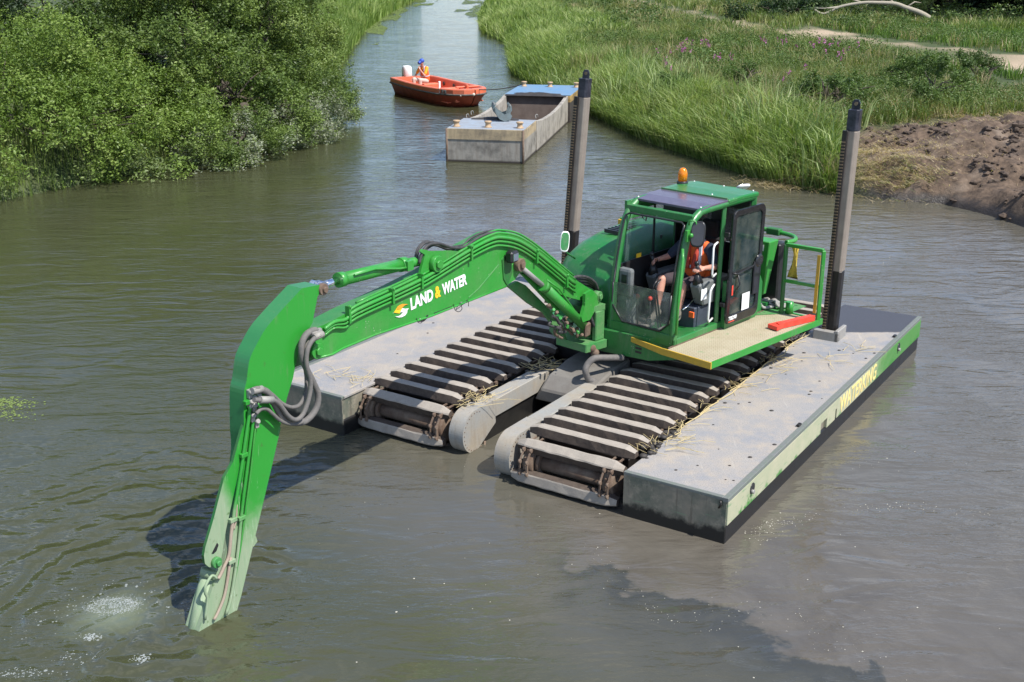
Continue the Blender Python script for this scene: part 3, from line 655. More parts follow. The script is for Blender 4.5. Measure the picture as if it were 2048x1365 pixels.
# clutter of short hoses and fittings at the swing post
rs=random.Random(5)
for k in range(16):
    x,y=1100+rs.uniform(0,64),628+rs.uniform(-8,38); o=rs.uniform(-.1,.12); b=MB(BF)
    pts=[(x,y),(x+rs.uniform(-6,10),y+rs.uniform(4,10)),(x+rs.uniform(0,16),y+rs.uniform(2,18)),(x+rs.uniform(8,22),y+rs.uniform(8,22))]
    b.tube(spl(bpl(pts,o),4),rs.uniform(.012,.022),7); build('hydraulic_hose',b,M['rubber'] if k%3 else M['rust'],EX)
for k in range(9):
    x,y=1096+k*8+rs.uniform(-3,3),612+k*7+rs.uniform(-4,6); p=Vector(bp(x,y,.14)); b=MB(BF); b.cyl(p,p+Vector((rs.uniform(-.05,.05),.04,rs.uniform(-.06,.06))),.02,6); build('hose_fitting',b,M['green'] if k%2 else M['rust'],EX)
b=MB(BF); b.box(tuple(Vector(bp(1172,655,.14))+Vector((-.06,0,-.12))),tuple(Vector(bp(1172,655,.14))+Vector((.07,.05,.06))),0,.012); build('cylinder_foot',b,M['rust'],EX,.02)
# lettering and emblem on the boom
A=Vector(bp(822,621,W2+.004)); B_=Vector(bp(934,569,W2+.004)); X_=(BF(B_)-BF(A)); wd=X_.length; X_.normalize(); Y_=bn.cross(X_).normalized()
M['wh']=plain('white_vinyl',(.80,.80,.80),.5); M['am']=plain('amber_vinyl',(.85,.50,.02),.5); M['og']=plain('orange_vinyl',(.75,.30,.02),.5)
def at_(s0,s1,txt,mat,nm,h=.125,dy=0.):
    text_obj(nm,txt,BF(A)+X_*(wd*s0)+Y_*dy,X_,Y_,wd*(s1-s0),h,mat,boom,bold=.035,shear=.0)
at_(0,.385,'LAND',M['wh'],'lettering'); at_(.42,.52,'&',M['am'],'lettering'); at_(.55,1.,'WATER',M['wh'],'lettering')
def px_shape(pts,mat,o):
    b=MB(BF); b.prism(bpl(pts,o),(0,.003,0)); build('emblem',b,mat,boom)
k=9.75
zz=lambda L:[(780+x/k,520+y/k) for x,y in L]
px_shape(zz([(110,975),(140,920),(190,880),(250,862),(350,865),(280,890),(235,935),(215,985),(180,1045),(75,1030)]),M['am'],W2+.003)
px_shape(zz([(140,920),(190,880),(250,862),(350,865),(280,890),(240,930),(180,965),(130,965)]),M['og'],W2+.007)
px_shape(zz([(238,945),(300,955),(365,948),(335,980),(330,1030),(290,1085),(230,1118),(170,1124),(100,1108),(170,1098),(215,1070),(245,1030),(240,1010),(200,1030)]),M['wh'],W2+.005)
# wires and straps hanging under the boom
b=MB(BF)
for pts in ([(907,609),(910,620),(918,624),(924,618),(921,608)],[(833,637),(836,645),(843,646),(846,638)],[(921,606),(912,620),(935,603),(937,613)]): b.tube(spl(bpl(pts,W2+.01),4),.004,5)
b.tube(bpl([(866,627),(880,622),(902,613)],W2-.01),.012,6); b.tube(bpl([(836,640),(846,640),(854,632)],W2-.01),.022,6); b.tube(bpl([(918,607),(928,605),(934,601)],W2-.01),.016,6)
build('loose_wiring',b,M['black'],boom)

# ---------------- dipper arm
def armmat(nm,GG):
    m,t,bs=newmat(nm)
    P=pos(t); s=nnode(t,'ShaderNodeSeparateXYZ'); t.links.new(P,s.inputs[0]); n=tnoise(t,6,6,.7)
    st=nnode(t,'ShaderNodeMapping'); st.inputs['Scale'].default_value=(30,30,3); t.links.new(P,st.inputs[0]); sc=tnoise(t,1,5,.7,vec=st.outputs[0])
    h=math_(t,'ADD',s.outputs['Z'],math_(t,'MULTIPLY',math_(t,'SUBTRACT',n,.5),.5))
    xx=nnode(t,'ShaderNodeVectorMath',operation='DOT_PRODUCT'); t.links.new(P,xx.inputs[0]); xx.inputs[1].default_value=bd
    fr=mrange(t,math_(t,'SUBTRACT',xx.outputs['Value'],bd.dot(BF((5.7,0,0)))),0.,.35)
    worn=mrange(t,math_(t,'SUBTRACT',h,math_(t,'MULTIPLY',fr,.75)),1.05,.50)
    col=mixc(t,worn,GG,mixc(t,sc,(.13,.27,.13),(.36,.38,.27)))
    col=mixc(t,math_(t,'MULTIPLY',ramp(t,sc,[(.60,0.),(.70,1.)]),mrange(t,h,1.7,1.0)),col,(.38,.52,.36))
    col=mixc(t,math_(t,'MULTIPLY',ramp(t,sc,[(.54,0.),(.70,.5)]),ramp(t,tnoise(t,2.1,4,.6),[(.42,0.),(.6,1.)])),col,(.12,.22,.09)); col=mixc(t,ramp(t,tnoise(t,11,4,.6),[(.64,0.),(.74,.8)]),col,(.06,.13,.03)); t.links.new(mixc(t,ramp(t,tnoise(t,26,3,.6),[(.70,0.),(.76,.7)]),col,(.05,.035,.02)),bs.inputs['Base Color'])
    t.links.new(mrange(t,worn,0,1,.32,.75),bs.inputs['Roughness']); bump(t,bs,n,.08,.006); return m
M['arm']=armmat('arm_paint_worn_by_water',G); M['arm_face']=armmat('arm_front_paint_duller',(.030,.19,.060))  # arm front takes a duller green than the arm sides
side_px=[(604,577),(639,570),(640,585),(635,594),(625,646),(616,662),(606,680),(596,707),(590,735),(586,757),(574,796),(560,855),(542,933),(522,1018),(504,1094),(481,1191)]
left_px=[(414,1210),(430,1160),(446,1132),(464,1060),(483,970),(490,905),(488,860),(488,790),(493,763),(499,721),(513,690),(532,657),(563,621)]
def below(a,b_,k): return (b_[0]+(b_[0]-a[0])*k,b_[1]+(b_[1]-a[1])*k)
lu=[tuple(p)[:2] for p in spl([Vector((x,y,0)) for x,y in left_px[4:]],5)]
body=side_px+[below(side_px[-2],side_px[-1],.9),below((437,1132),(414,1210),1.2)]+left_px[:4]+lu
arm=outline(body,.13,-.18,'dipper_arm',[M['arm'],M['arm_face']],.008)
# side plates reaching forward round the bucket cylinder
for o in (.131,.0):
    outline([(487,850),(478,880),(466,925),(448,957),(428,1036),(411,1094),(408,1112),(410,1128),(418,1135),(440,1134),(452,1060),(474,960),(489,880)],o,-.03,'arm_side_plate',[M['arm'],M['green_dark']],.004,arm)  # dark green rims paint in the shaded slit between the plates
b=MB(BF); q=bp(430,1098,.1315); b.prism(bpl([(434,1086),(427,1100),(423,1108),(427,1108),(433,1102),(437,1090)],.1322),(0,.002,0)); build('slot',b,M['black'],arm)
boss('bucket_pin',430,1124,.13,.17,.05,M['green_dull'],arm)
boss('cylinder_pin',641,578,.10,.15,.055,M['rust'])
b=MB(BF); b.prism(bpl([(606,640),(624,662),(642,690),(640,712),(622,722),(590,735)],.055),(0,-.11,0)); build('pivot_lug',b,M['green_dark'],arm,.006)
A=Vector(bp(421,1139,.03)); D=Vector(bp(396,1240,.03)); D=D+(D-A)*.8
b=MB(BF); b.cyl(A,D,.070,18); b.cyl(A,A+(D-A)*.08,.082,18); bc=build('bucket_cylinder',b,M['arm'],arm)
b=MB(BF); b.ball(bp(448,1083,-.0),.001,4,k=3); 
b=MB(BF); p=bp(512,1082,-.02); b.prism(bpl([(505,1070),(512,1073),(515,1083),(508,1093),(502,1096)],.015),(0,-.03,0)); build('lifting_lug',b,M['arm'],arm,.004)
edge=[(639,570),(640,585),(635,594),(625,646),(616,662),(596,707),(586,757),(574,796),(560,855),(542,933),(522,1018),(504,1094),(481,1191),(470,1230)]
b=MB(BF); b.tube(bpl(edge[8:],.128),.008,5); build('weld_lip',b,M['arm'],arm)
# arm pipes, down the near side
for pts,r,mt in (([(503,786),(501,800),(497,840),(491,880),(484,930),(475,985),(469,1020),(466,1046)],.016,'arm'),([(511,800),(508,825),(503,870),(496,925),(488,985),(482,1040),(475,1110),(463,1190),(452,1230)],.015,'arm'),([(517,805),(515,830),(509,870),(503,930),(494,1000),(480,1100),(462,1200)],.010,'green'),
   ([(466,1040),(462,1070),(458,1110),(450,1130),(441,1150),(436,1158)],.016,'rustpipe'),([(468,1035),(473,1010),(472,1040),(467,1060)],.010,'rustpipe'),([(461,1115),(455,1160),(448,1195),(436,1225),(428,1240)],.014,'rustpipe'),([(434,1158),(424,1152),(412,1170),(410,1185),(415,1200),(410,1240)],.013,'arm')):
    if mt=='rustpipe' and 'rustpipe' not in M: M['rustpipe']=dirty('silted_pipe',(.33,.26,.20),(.40,.36,.28),.5,12,.7,0,.2)
    b=MB(BF); b.tube(spl(bpl(pts,.152),4),r,8); build('hydraulic_pipe',b,M[mt],arm)
for x,y in ((497,806),(489,912),(467,1042),(484,1038),(464,1125)):
    p=bp(x,y,.17); b=MB(BF); b.box((p[0]-.045,.13,p[2]-.018),(p[0]+.03,.172,p[2]+.018)); build('pipe_clamp',b,M['arm'],arm,.003)
for x,y in ((499,786),(506,798),(500,805),(507,812),(515,792),(504,833),(512,845)):
    p=Vector(bp(x,y,.15)); b=MB(BF); b.cyl(p,p+Vector((.0,.035,.02)),.024,8); b.box(tuple(p-Vector((.02,.02,.05))),tuple(p+Vector((.02,.02,.03)))); build('hose_fitting',b,M['steel'],arm,.004)
# big grey hose loop from boom to arm
for pts,r,o in (([(636,664),(627,661),(612,670),(603,690),(604,715),(613,738),(627,766),(636,790),(632,818),(612,842),(588,846),(566,838),(551,812),(536,786),(518,779),(506,782)],.030,.20),
 ([(640,671),(626,680),(615,700),(613,730),(621,763),(618,795),(607,827),(593,840),(577,833),(557,807),(540,800),(521,801),(508,800)],.022,.25),
 ([(638,668),(622,676),(610,700),(610,730),(613,758),(611,787),(599,810),(582,815),(563,807),(542,788),(524,779)],.019,.17),
 ([(605,845),(585,849),(563,843),(546,829),(534,819),(522,819),(512,828)],.017,.22)):
    b=MB(BF); b.tube(spl(bpl(pts,o),5),r,9); build('hydraulic_hose',b,M['hose'],EX)
for (x0,y0),(x1,y1),o in (((640,662),(620,666),.2),((645,668),(628,676),.24),((524,778),(504,783),.2),((545,800),(520,800),.25)):
    b=MB(BF); b.cyl(bp(x0,y0,o),bp(x1,y1,o),.032,10); build('hose_ferrule',b,M['steel'],EX)
# ---------------- house, platform, cab
b=MB(UF)
b.prism([(-2.12,.12,-.30),(-1.9,-.02,-.30),(-1.04,-.04,-.30),(-.35,-.02,-.26),(-.02,.10,-.2),(-.02,2.3,-.2),(-.4,2.5,-.3),(-2.12,2.5,-.3)],(0,0,.29)); house=build('house_frame',b,M['green_cab'],EX,.015)
b=MB(UF); b.box((-.62,-.026,-.15),(-.46,-.021,-.12)); b.box((-.62,-.026,-.10),(-.46,-.021,-.07)); b.box((-.62,-.026,-.20),(-.46,-.021,-.17)); build('vent_slot',b,M['black'],house)
# engine and tank hood, loft along its length
rings=[]
for r,z1,qo in ((.13,.30,-2.02),(.15,.50,-2.06),(.22,.68,-2.1),(.36,.82,-2.12),(.6,.92,-2.13),(.95,.99,-2.13),(1.4,1.03,-2.13),(1.9,1.03,-2.13),(2.3,1.0,-2.11),(2.48,.9,-2.05),(2.52,.5,-2.0)):
    s=min(.34,z1*.6); ring=[(qo,r,-.01),(qo,r,z1-s)]
    for k in range(1,9):
        an=rad(k*90/8); ring.append((qo+s*(1-math.cos(an)),r,z1-s+s*math.sin(an)))
    ring+=[(-1.5,r,z1+.015),(-1.25,r,z1-.01),(-1.14,r,z1-.08),(-1.10,r,z1-.2),(-1.10,r,-.01)]
    rings.append(ring)
b=MB(UF); b.loft(rings); hood=build('engine_hood',b,M['green_cab'],EX,recalc=True)
b=MB(UF)
for k in range(9): b.box((-1.78,.82+k*.075,.985+k*.004),(-1.55,.845+k*.075,1.036))
build('vent_slot',b,M['black'],hood)
b=MB(UF); b.prism([(-1.80,.36,.56),(-1.62,.30,.56),(-1.60,.30,.70),(-1.78,.36,.70)],(0,-.06,0)); hl=build('headlamp',b,M['black'],EX,.01)
b=MB(UF); b.prism([(-1.785,.295,.575),(-1.635,.236,.575),(-1.625,.236,.685),(-1.77,.295,.685)],(0,-.006,0)); build('lamp_lens',b,M['chrome'],hl)
# left mirror on its stalk
def disc_mirror(c,n,up,hw,hh,name,rim,face,parent,th=.02):
    n=Vector(n).normalized(); up=Vector(up); x=n.cross(up).normalized(); up=x.cross(n); F=Frame(c,x,n,up)
    oval=lambda k,y:[(hw*k*math.copysign(abs(math.cos(a))**.6,math.cos(a)),y,hh*k*math.copysign(abs(math.sin(a))**.6,math.sin(a))) for a in [2*math.pi*i/24 for i in range(24)]]
    b=MB(F); b.loft([oval(.7,-th),oval(1,-th*.4),oval(1,th*.4),oval(.9,th*.6)],0); m=build(name,b,rim,parent)
    b=MB(F); b.loft([oval(.86,th*.6),oval(.86,th*.75)],0,False); build('mirror_face',b,face,m); return m
mc=UF((-1.7,-.07,1.03))
ml=disc_mirror(mc,ray(1130,485)*-1+Vector((.1,0,.2)),(0.10,0,1),.058,.135,'side_mirror',M['white'],M['green_cab'],EX)
b=MB(UF); b.tube([uq(1133,490,-1.68),uq(1128,500,-1.68),uq(1136,508,-1.68),uq(1150,517,-1.68)],.013,8); build('mirror_stalk',b,M['green_cab'],ml)
# platform beside the cab
M['grating']=None
def grate():
    m,t,bs=newmat('beige_grating')
    P=pos(t); n=tnoise(t,3,6,.65)
    dt=nnode(t,'ShaderNodeVectorMath',operation='DOT_PRODUCT'); t.links.new(P,dt.inputs[0]); dt.inputs[1].default_value=Q_
    wv=math_(t,'SINE',math_(t,'MULTIPLY',dt.outputs['Value'],2*math.pi/.03)); d2=nnode(t,'ShaderNodeVectorMath',operation='DOT_PRODUCT'); t.links.new(P,d2.inputs[0]); d2.inputs[1].default_value=R_
    w2=math_(t,'SINE',math_(t,'MULTIPLY',d2.outputs['Value'],2*math.pi/.045)); g=math_(t,'MAXIMUM',wv,math_(t,'SUBTRACT',w2,.3))
    col=mixc(t,ramp(t,n,[(.3,0.),(.7,1.)]),(.36,.31,.20),(.46,.41,.29)); col=mixc(t,ramp(t,tnoise(t,9,4,.7),[(.60,0.),(.70,.6)]),col,(.10,.28,.10))
    col=mixc(t,ramp(t,g,[(.0,.45),(.35,0.)]),col,(.17,.13,.07)); t.links.new(col,bs.inputs['Base Color']); bs.inputs['Roughness'].default_value=.8; bump(t,bs,g,.4,.005); return m
M['grating']=grate()
b=MB(UF); b.prism([(.0,-.13,-.015),(.665,-.155,-.015),(.735,2.17,-.015),(.0,2.17,-.015)],(0,0,.012)); gr=build('platform_grating',b,M['grating'],EX)
b=MB(UF)
for k in range(24): b.box((.10+k*.023,-.12,-.055),(.104+k*.023,-.08,-.10))
build('grating_teeth',b,M['steel'],gr)
b=MB(UF); b.prism([(.665,-.20,-.06),(.69,-.20,-.06),(.765,2.22,-.06),(.74,2.22,-.06)],(0,0,.075)); b.prism([(0,2.17,-.06),(.76,2.17,-.06),(.76,2.21,-.06),(0,2.21,-.06)],(0,0,.07)); build('platform_edge',b,M['green'],EX,.004)
b=MB(UF); b.prism([(-.57,-.045,-.04),(-.50,-.045,-.04),(.0,-.14,-.22),(-.05,-.14,-.22)],(0,-.02,.0)); b.raw([],[])
b=MB(UF)
b.loft([[(q,r,z0),(q,r-.02,z0),(q,r-.02,z1),(q,r,z1)] for q,r,z0,z1 in ((-.60,-.045,-.06,.0),(-.04,-.16,-.07,.015),(.0,-.17,-.065,.02),(.69,-.20,-.065,.02))],0,False); build('yellow_front_edge',b,M['yellow'],EX,.003)
b=MB(UF); b.box((-.012,-.1,-.005),(.004,2.1,.012)); build('rusty_seam',b,M['rust'],EX)
b=MB(UF); b.prism([(-.5,1.72,-.0),(-.02,1.72,-.0),(.30,2.15,-.0),(.30,2.6,-.0),(-.5,2.6,-.0)],(0,0,.006))
for k in range(12): b.box((-.48,1.75+k*.07,.006),(.0+.02*k,1.765+k*.07,.010))
build('checker_plate',b,M['green_dull'],EX)
# railing at the rear of the platform
zt=.93; po=(.735,2.14); pi_=(.22,2.10)
b=MB(UF); b.tube([(po[0]-.0,po[1],0),(po[0],po[1],zt)],.034,4); rl=build('railing_post',b,M['green'],EX,.006)
b=MB(UF); b.box((po[0]-.062,po[1]-.041,.10),(po[0]-.018,po[1]-.033,zt-.06)); build('yellow_face',b,M['yellow'],rl)
b=MB(UF); b.tube([pi_+(0,),pi_+(zt,)],.034,4); build('railing_post',b,M['green_dark'],EX,.006)
b=MB(UF); b.tube([pi_+(zt,),po+(zt,)],.034,4); build('railing_bar',b,M['green'],EX,.006)
b=MB(UF); b.tube([pi_+(.45,),po+(.45,)],.03,4); build('railing_bar',b,M['green'],EX,.006)
b=MB(UF); b.tube(spl([(.20,2.12,zt+.02),(.22,2.30,zt+.02),(.10,2.48,zt+.02),(-.15,2.56,zt+.02),(-.6,2.6,zt+.02)],5),.03,8); build('railing_bar',b,M['green'],EX)
b=MB(UF); b.box((-.34,2.50,zt-.02),(-.14,2.60,zt+.07)); build('rail_hinge',b,M['green_dark'],EX,.01)
# yellow and green rail seen beyond the cab
b=MB(UF); pts=[uq(1258,426,-1.95),uq(1332,437,-1.95)]; zr=1.03
b.tube([(-2.0,1.45,zr),(-2.0,2.30,zr),(-1.5,2.42,zr)],.032,4); b.tube([(-2.0,2.30,zr),(-2.0,2.30,.5)],.032,4); rr_=build('railing_bar',b,M['green'],EX,.005)
b=MB(UF); b.box((-2.03,1.42,.3),(-1.97,1.48,zr)); build('yellow_post',b,M['yellow'],rr_,.005)
# slim green tank behind the cab
b=MB(UF); b.loft([[(-.62,2.05,.93),(.0,2.05,.93),(.0,2.28,.93),(-.62,2.28,.93)],[(-.62,2.07,.20),(-.06,2.07,.20),(-.06,2.16,.20),(-.62,2.16,.20)]],0,False); tk=build('fuel_tank',b,M['green'],EX,.01)
b=MB(UF); b.box((-.20,2.042,.80),(-.08,2.047,.88)); build('white_label',b,M['white'],tk)
b=MB(UF); b.box((-.62,2.29,.05),(.02,2.50,.86)); build('rear_cabinet',b,M['black'],EX,.02)
for k in range(7):
    b=MB(UF); s_=random.Random(k); q0=-.15+s_.uniform(-.1,.1); r0=2.0+s_.uniform(-.05,.2)
    b.tube(spl([(q0,r0,.03),(q0+s_.uniform(.05,.15),r0+.1,.10),(q0+.2,r0+s_.uniform(0,.2),.05),(q0+.25,r0+.25,.03)],4),.022,7); build('hydraulic_hose',b,M['steel'],EX)
b=MB(UF); b.cyl((.30,2.16,0),(.30,2.16,.16),.05,12); build('pump_housing',b,M['green'],EX)

# ---- cab
CW=-1.04
cab=None
prof=[(0,.02,.0),(0,.03,.35),(0,.08,.75),(0,.15,1.10),(0,.22,1.35),(0,.30,1.49),(0,.42,1.57),(0,.60,1.605),(0,1.66,1.615)]
b=MB(UF)
for q in (-.045,CW+.045):
    b.tube([Vector(p)+Vector((q,.02,-.02)) for p in spl(prof,3)],.052,6)
    b.tube([(q,1.66,0),(q,1.66,1.60)],.05,4)
b.tube([(-.045,.95,.02),(-.045,1.0,1.58)],.038,4); b.box((CW,.0,-.02),(0,.07,.13)); b.box((-.07,.0,-.02),(.0,1.75,.085))
b.box((CW+.02,.30,1.47),(-.02,.37,1.56)); cab=build('cab_frame',b,M['green_cab'],EX,.008)
b=MB(UF); b.box((CW+.05,.06,.0),(-.05,1.7,.03)); fl=build('cab_floor',b,M['floor'] if 'floor' in M else dirty('dusty_floor_mat',(.10,.09,.08),(.25,.22,.18),.7,9,.95,0,.3),EX)
b=MB(UF); b.loft([[(CW+.01,r,z),(-.01,r,z),(-.01,r,z+.03),(CW+.01,r,z+.03)] for r,z in ((.46,1.585),(.7,1.605),(1.02,1.615))],0,False); sk=build('skylight',b,plain('dusty_tinted_skylight',(.10,.085,.12),.22),cab,.004)
b=MB(UF); b.loft([[(CW-.01,r,z-.03),(.01,r,z-.03),(.01,r,z+.03),(CW+.12,r,z+.045),(CW-.01,r,z+.03)] for r,z in ((1.02,1.62),(1.3,1.63),(1.70,1.62))],0,False); rf=build('cab_roof',b,M['green_cab'],cab,.015)
b=MB(UF); b.box((CW+.02,1.018,1.64),(-.02,1.03,1.665)); 
build('roof_strip',b,M['green_dull'],rf)
for q,r,z in ((CW+.05,.50,1.625),(-.05,.5,1.625),(-.06,1.66,1.66),(-.5,1.66,1.66),(CW+.08,1.66,1.66),(-.3,1.1,1.66)):
    b=MB(UF); b.ball((q,r,z),.012,6,k=4); build('bolt',b,M['white'],rf)
# left wall: solid lower panel, framed window above
b=MB(UF); b.box((CW-.005,.10,.0),(CW+.03,1.66,.80)); b.box((CW-.005,1.36,.80),(CW+.03,1.66,1.58)); b.box((CW-.005,.30,1.46),(CW+.03,1.66,1.60)); build('cab_side_panel',b,M['green_cab'],cab)
b=MB(UF); b.box((CW+.031,.10,.0),(CW+.045,1.66,.82)); b.box((CW+.031,1.34,.80),(CW+.045,1.64,1.58)); b.box((-1.0,1.60,.03),(-.05,1.63,.95)); b.box((-1.,1.58,.95),(-.95,1.64,1.56)); b.box((-.62,1.59,.95),(-.44,1.63,1.58)) ; b.box((CW+.03,1.585,1.42),(-.05,1.64,1.58)); build('cab_lining',b,M['black'],cab)
b=MB(UF); b.box((-1.0,1.63,.0),(-.04,1.70,.92)); b.box((-1.0,1.63,1.50),(-.04,1.69,1.60)); build('cab_rear_panel',b,M['green_cab'],cab,.01)
b=MB(UF); b.box((CW+.028,.86,.82),(CW+.046,.885,1.47)); b.box((CW+.028,.40,.81),(CW+.046,1.36,.83)); b.box((CW+.047,1.0,1.0),(CW+.06,1.03,1.05)); wf=build('side_window_frame',b,M['black'],cab)
b=MB(UF); b.box((CW+.010,.30,.82),(CW+.014,1.36,1.47)); build('side_window_glass',b,M['glass'],wf)
b=MB(UF); b.box((CW+.05,.50,.835),(CW+.053,.60,.89)); build('yellow_sticker',b,M['am'],wf)
b=MB(UF); b.box((-.94,1.655,.95),(-.10,1.66,1.5)); build('rear_window_glass',b,M['glass_dark'],cab)
# black seal round the open front and its chamfered lower corners, lower pane
seal=[(-.97,.02,.62),(-.98,.02,.34),(-.80,.005,.15),(-.22,.005,.15),(-.10,.01,.26),(-.09,.03,.62)]
b=MB(UF)
P=seal[::-1]; fr_r=lambda z:np.interp(z,[0,.35,.75,1.1,1.35,1.47],[.02,.03,.08,.15,.22,.28])
left=[(-.97,fr_r(z)-.03,z) for z in (.62,.9,1.2,1.38,1.44)]; right=[(-.09,fr_r(z)-.03,z) for z in (1.44,1.38,1.2,.9,.62)]
b.tube(seal[::-1]+left+[(-.92,fr_r(1.47)-.03,1.47),(-.14,fr_r(1.47)-.03,1.47)]+right,.013,6); build('front_window_seal',b,M['black'],cab)
b=MB(UF); b.prism([(-.965,.055,.62),(-.965,.03,.34),(-.79,.02,.16),(-.22,.02,.16),(-.11,.03,.27),(-.10,.055,.64)],(0,-.006,0)); build('lower_windscreen',b,M['glass_dirty'],cab)
# green filler panels in the lower front corners
b=MB(UF); b.prism([(-1.02,.03,.12),(-.78,.03,.12),(-.98,.04,.34),(-1.02,.04,.40)],(0,-.012,0)); build('corner_panel',b,M['green_cab'],cab); b=MB(UF); b.prism([(-.24,.03,.12),(-.02,.03,.12),(-.02,.04,.40),(-.09,.035,.26)],(0,-.012,0)); build('corner_panel',b,M['green_cab'],cab)
# grab rails
for pts,mt,r in (([(.01,.02,.17),(.05,-.03,.17),(.06,-.03,.60),(.06,.02,1.10),(.01,.08,1.2)],'green',.018),([(-.02,.86,1.14),(.03,.72,1.14),(.03,.70,1.10),(.03,.70,.78),(.03,.72,.74),(-.02,.86,.74)],'white',.013),([(-.03,.85,.60),(.02,.74,.60),(.02,.70,.56),(.02,.68,.20),(.02,.70,.16),(-.03,.85,.16)],'white',.013)):
    b=MB(UF); b.tube(pts,r,8); build('grab_handle',b,M[mt],cab)
# right mirror on the front pillar
mr=disc_mirror(UF((.12,.22,1.375)),ray(1401,470)*-1+Vector((-.25,0,0)),(0,0,1),.085,.155,'side_mirror',M['black'],plain('mirror_back',(.05,.05,.055),.25),EX,.035)
b=MB(UF); b.tube([(.0,.20,1.47),(.02,.17,1.53),(.09,.20,1.53),(.10,.24,1.44)],.010,8); build('mirror_stalk',b,M['green'],mr)
b=MB(UF); b.ball((.065,.16,1.36),.028,8,k=5); b.box((.0,.12,1.28),(.04,.18,1.42)); build('mirror_bracket',b,M['green'],mr,.005)
# beacon and the round rear mirror
b=MB(UF); b.lathe((-.98,1.42,1.64),[(0,.075),(.055,.072),(.06,.064)],18); be=build('beacon',b,M['black'],EX)
m,t,bs=newmat('amber_lens'); bs.inputs['Base Color'].default_value=(1,.30,.01,1); bs.inputs['Roughness'].default_value=.12; bs.inputs['Transmission Weight'].default_value=.35; bs.inputs['Subsurface Weight'].default_value=.3; M['amber']=m
b=MB(UF); b.lathe((-.98,1.42,1.70),[(0,.062),(.10,.060),(.14,.050),(.165,.03),(.172,.005)],18); build('amber_lens',b,M['amber'],be)
disc_mirror(UF((-.40,1.95,1.62)),(-.3,.6,.9),(0,0,1),.10,.07,'rear_mirror',M['white'],M['chrome'],EX)
b=MB(UF); b.tube([(-.40,1.95,1.60),(-.60,1.78,1.62),(-.65,1.69,1.60)],.012,6); build('mirror_stalk',b,M['green_cab'],EX)
# folded-back door
dq=.085
def rrect(r0,r1,z0,z1,c,k=5,lean=.05):
    P=[]
    for (cx,cz,a0) in ((r1-c,z1-c,0),(r0+c,z1-c,90),(r0+c,z0+c,180),(r1-c,z0+c,270)):
        for i in range(k+1):
            an=rad(a0+90*i/k); P.append((cx+c*math.cos(an),cz+c*math.sin(an)))
    return [(x+lean*(z-z0)/(z1-z0),z) for x,z in P]
o_=rrect(.93,1.66,.07,1.53,.10); i_=rrect(1.0,1.59,.19,1.45,.06)
b=MB(UF); n=len(o_)
for (qa,qb) in ((dq,dq+.035),):
    vs=[(qa,r,z) for r,z in o_]+[(qa,r,z) for r,z in i_]+[(qb,r,z) for r,z in o_]+[(qb,r,z) for r,z in i_]
    fs=[]
    for k in range(n):
        j=(k+1)%n; fs+=[(k,j,n+j,n+k),(2*n+k,3*n+k,3*n+j,2*n+j),(k,2*n+k,2*n+j,j),(n+k,n+j,3*n+j,3*n+k)]
    b.raw([UF(v) for v in vs],fs)
door=build('cab_door',b,M['blackgloss'] if 'blackgloss' in M else plain('gloss_black_door',(.012,.012,.013),.18),EX,.008)
b=MB(UF); b.prism([(dq+.012,r,z) for r,z in i_],(.005,0,0)); build('door_glass',b,M['glass_dark'],door)
b=MB(UF); b.box((dq+.0,1.0,.72),(dq+.03,1.64,.745)); b.tube([(dq+.035,1.02,.74),(dq+.06,1.1,.72),(dq+.06,1.45,.76),(dq+.03,1.55,.80)],.009,6); b.tube([(dq+.04,1.13,.72),(dq+.07,1.15,.58),(dq+.06,1.10,.52)],.010,6); build('door_bar',b,M['black'],door)
b=MB(UF); b.lathe((dq+.04,1.60,.80),[(0,.09),(.02,.085),(.03,.05)],16,axis=Q_); b.box((dq+.02,1.50,.36),(dq+.05,1.62,.80)); build('door_lock',b,plain('gloss_black_lock',(.02,.02,.022),.15),door,.01)
b=MB(UF); b.box((dq+.036,1.27,.20),(dq+.039,1.44,.42)); build('white_sticker',b,M['white'],door)
b=MB(UF); b.box((dq+.036,1.02,.45),(dq+.039,1.05,.58)); build('red_sticker',b,M['redpaint'],door)
text_obj('lettering','TB290',UF((dq+.037,.985,.125)),R_,Vector((0,0,1)),.185,.05,M['white'],door,bold=.02,shear=.2)
b=MB(UF); b.box((dq+.0365,.985,.10),(dq+.0385,1.12,.112)); build('red_underline',b,M['redpaint'],door)
for zz_,rr0 in ((.3,.93),(1.2,.95)):
    b=MB(UF); b.box((.0,rr0,zz_),(dq,rr0+.06,zz_+.06)); build('door_hinge',b,M['black'],door,.01)
b=MB(UF); b.prism([(.0,1.0,.0),(.0,1.72,.0),(.0,1.85,.12),(.0,1.85,.45),(.0,1.74,.62),(.0,1.0,.62)],(.055,0,0)); build('cab_rear_corner',b,M['green_cab'],cab,.015)
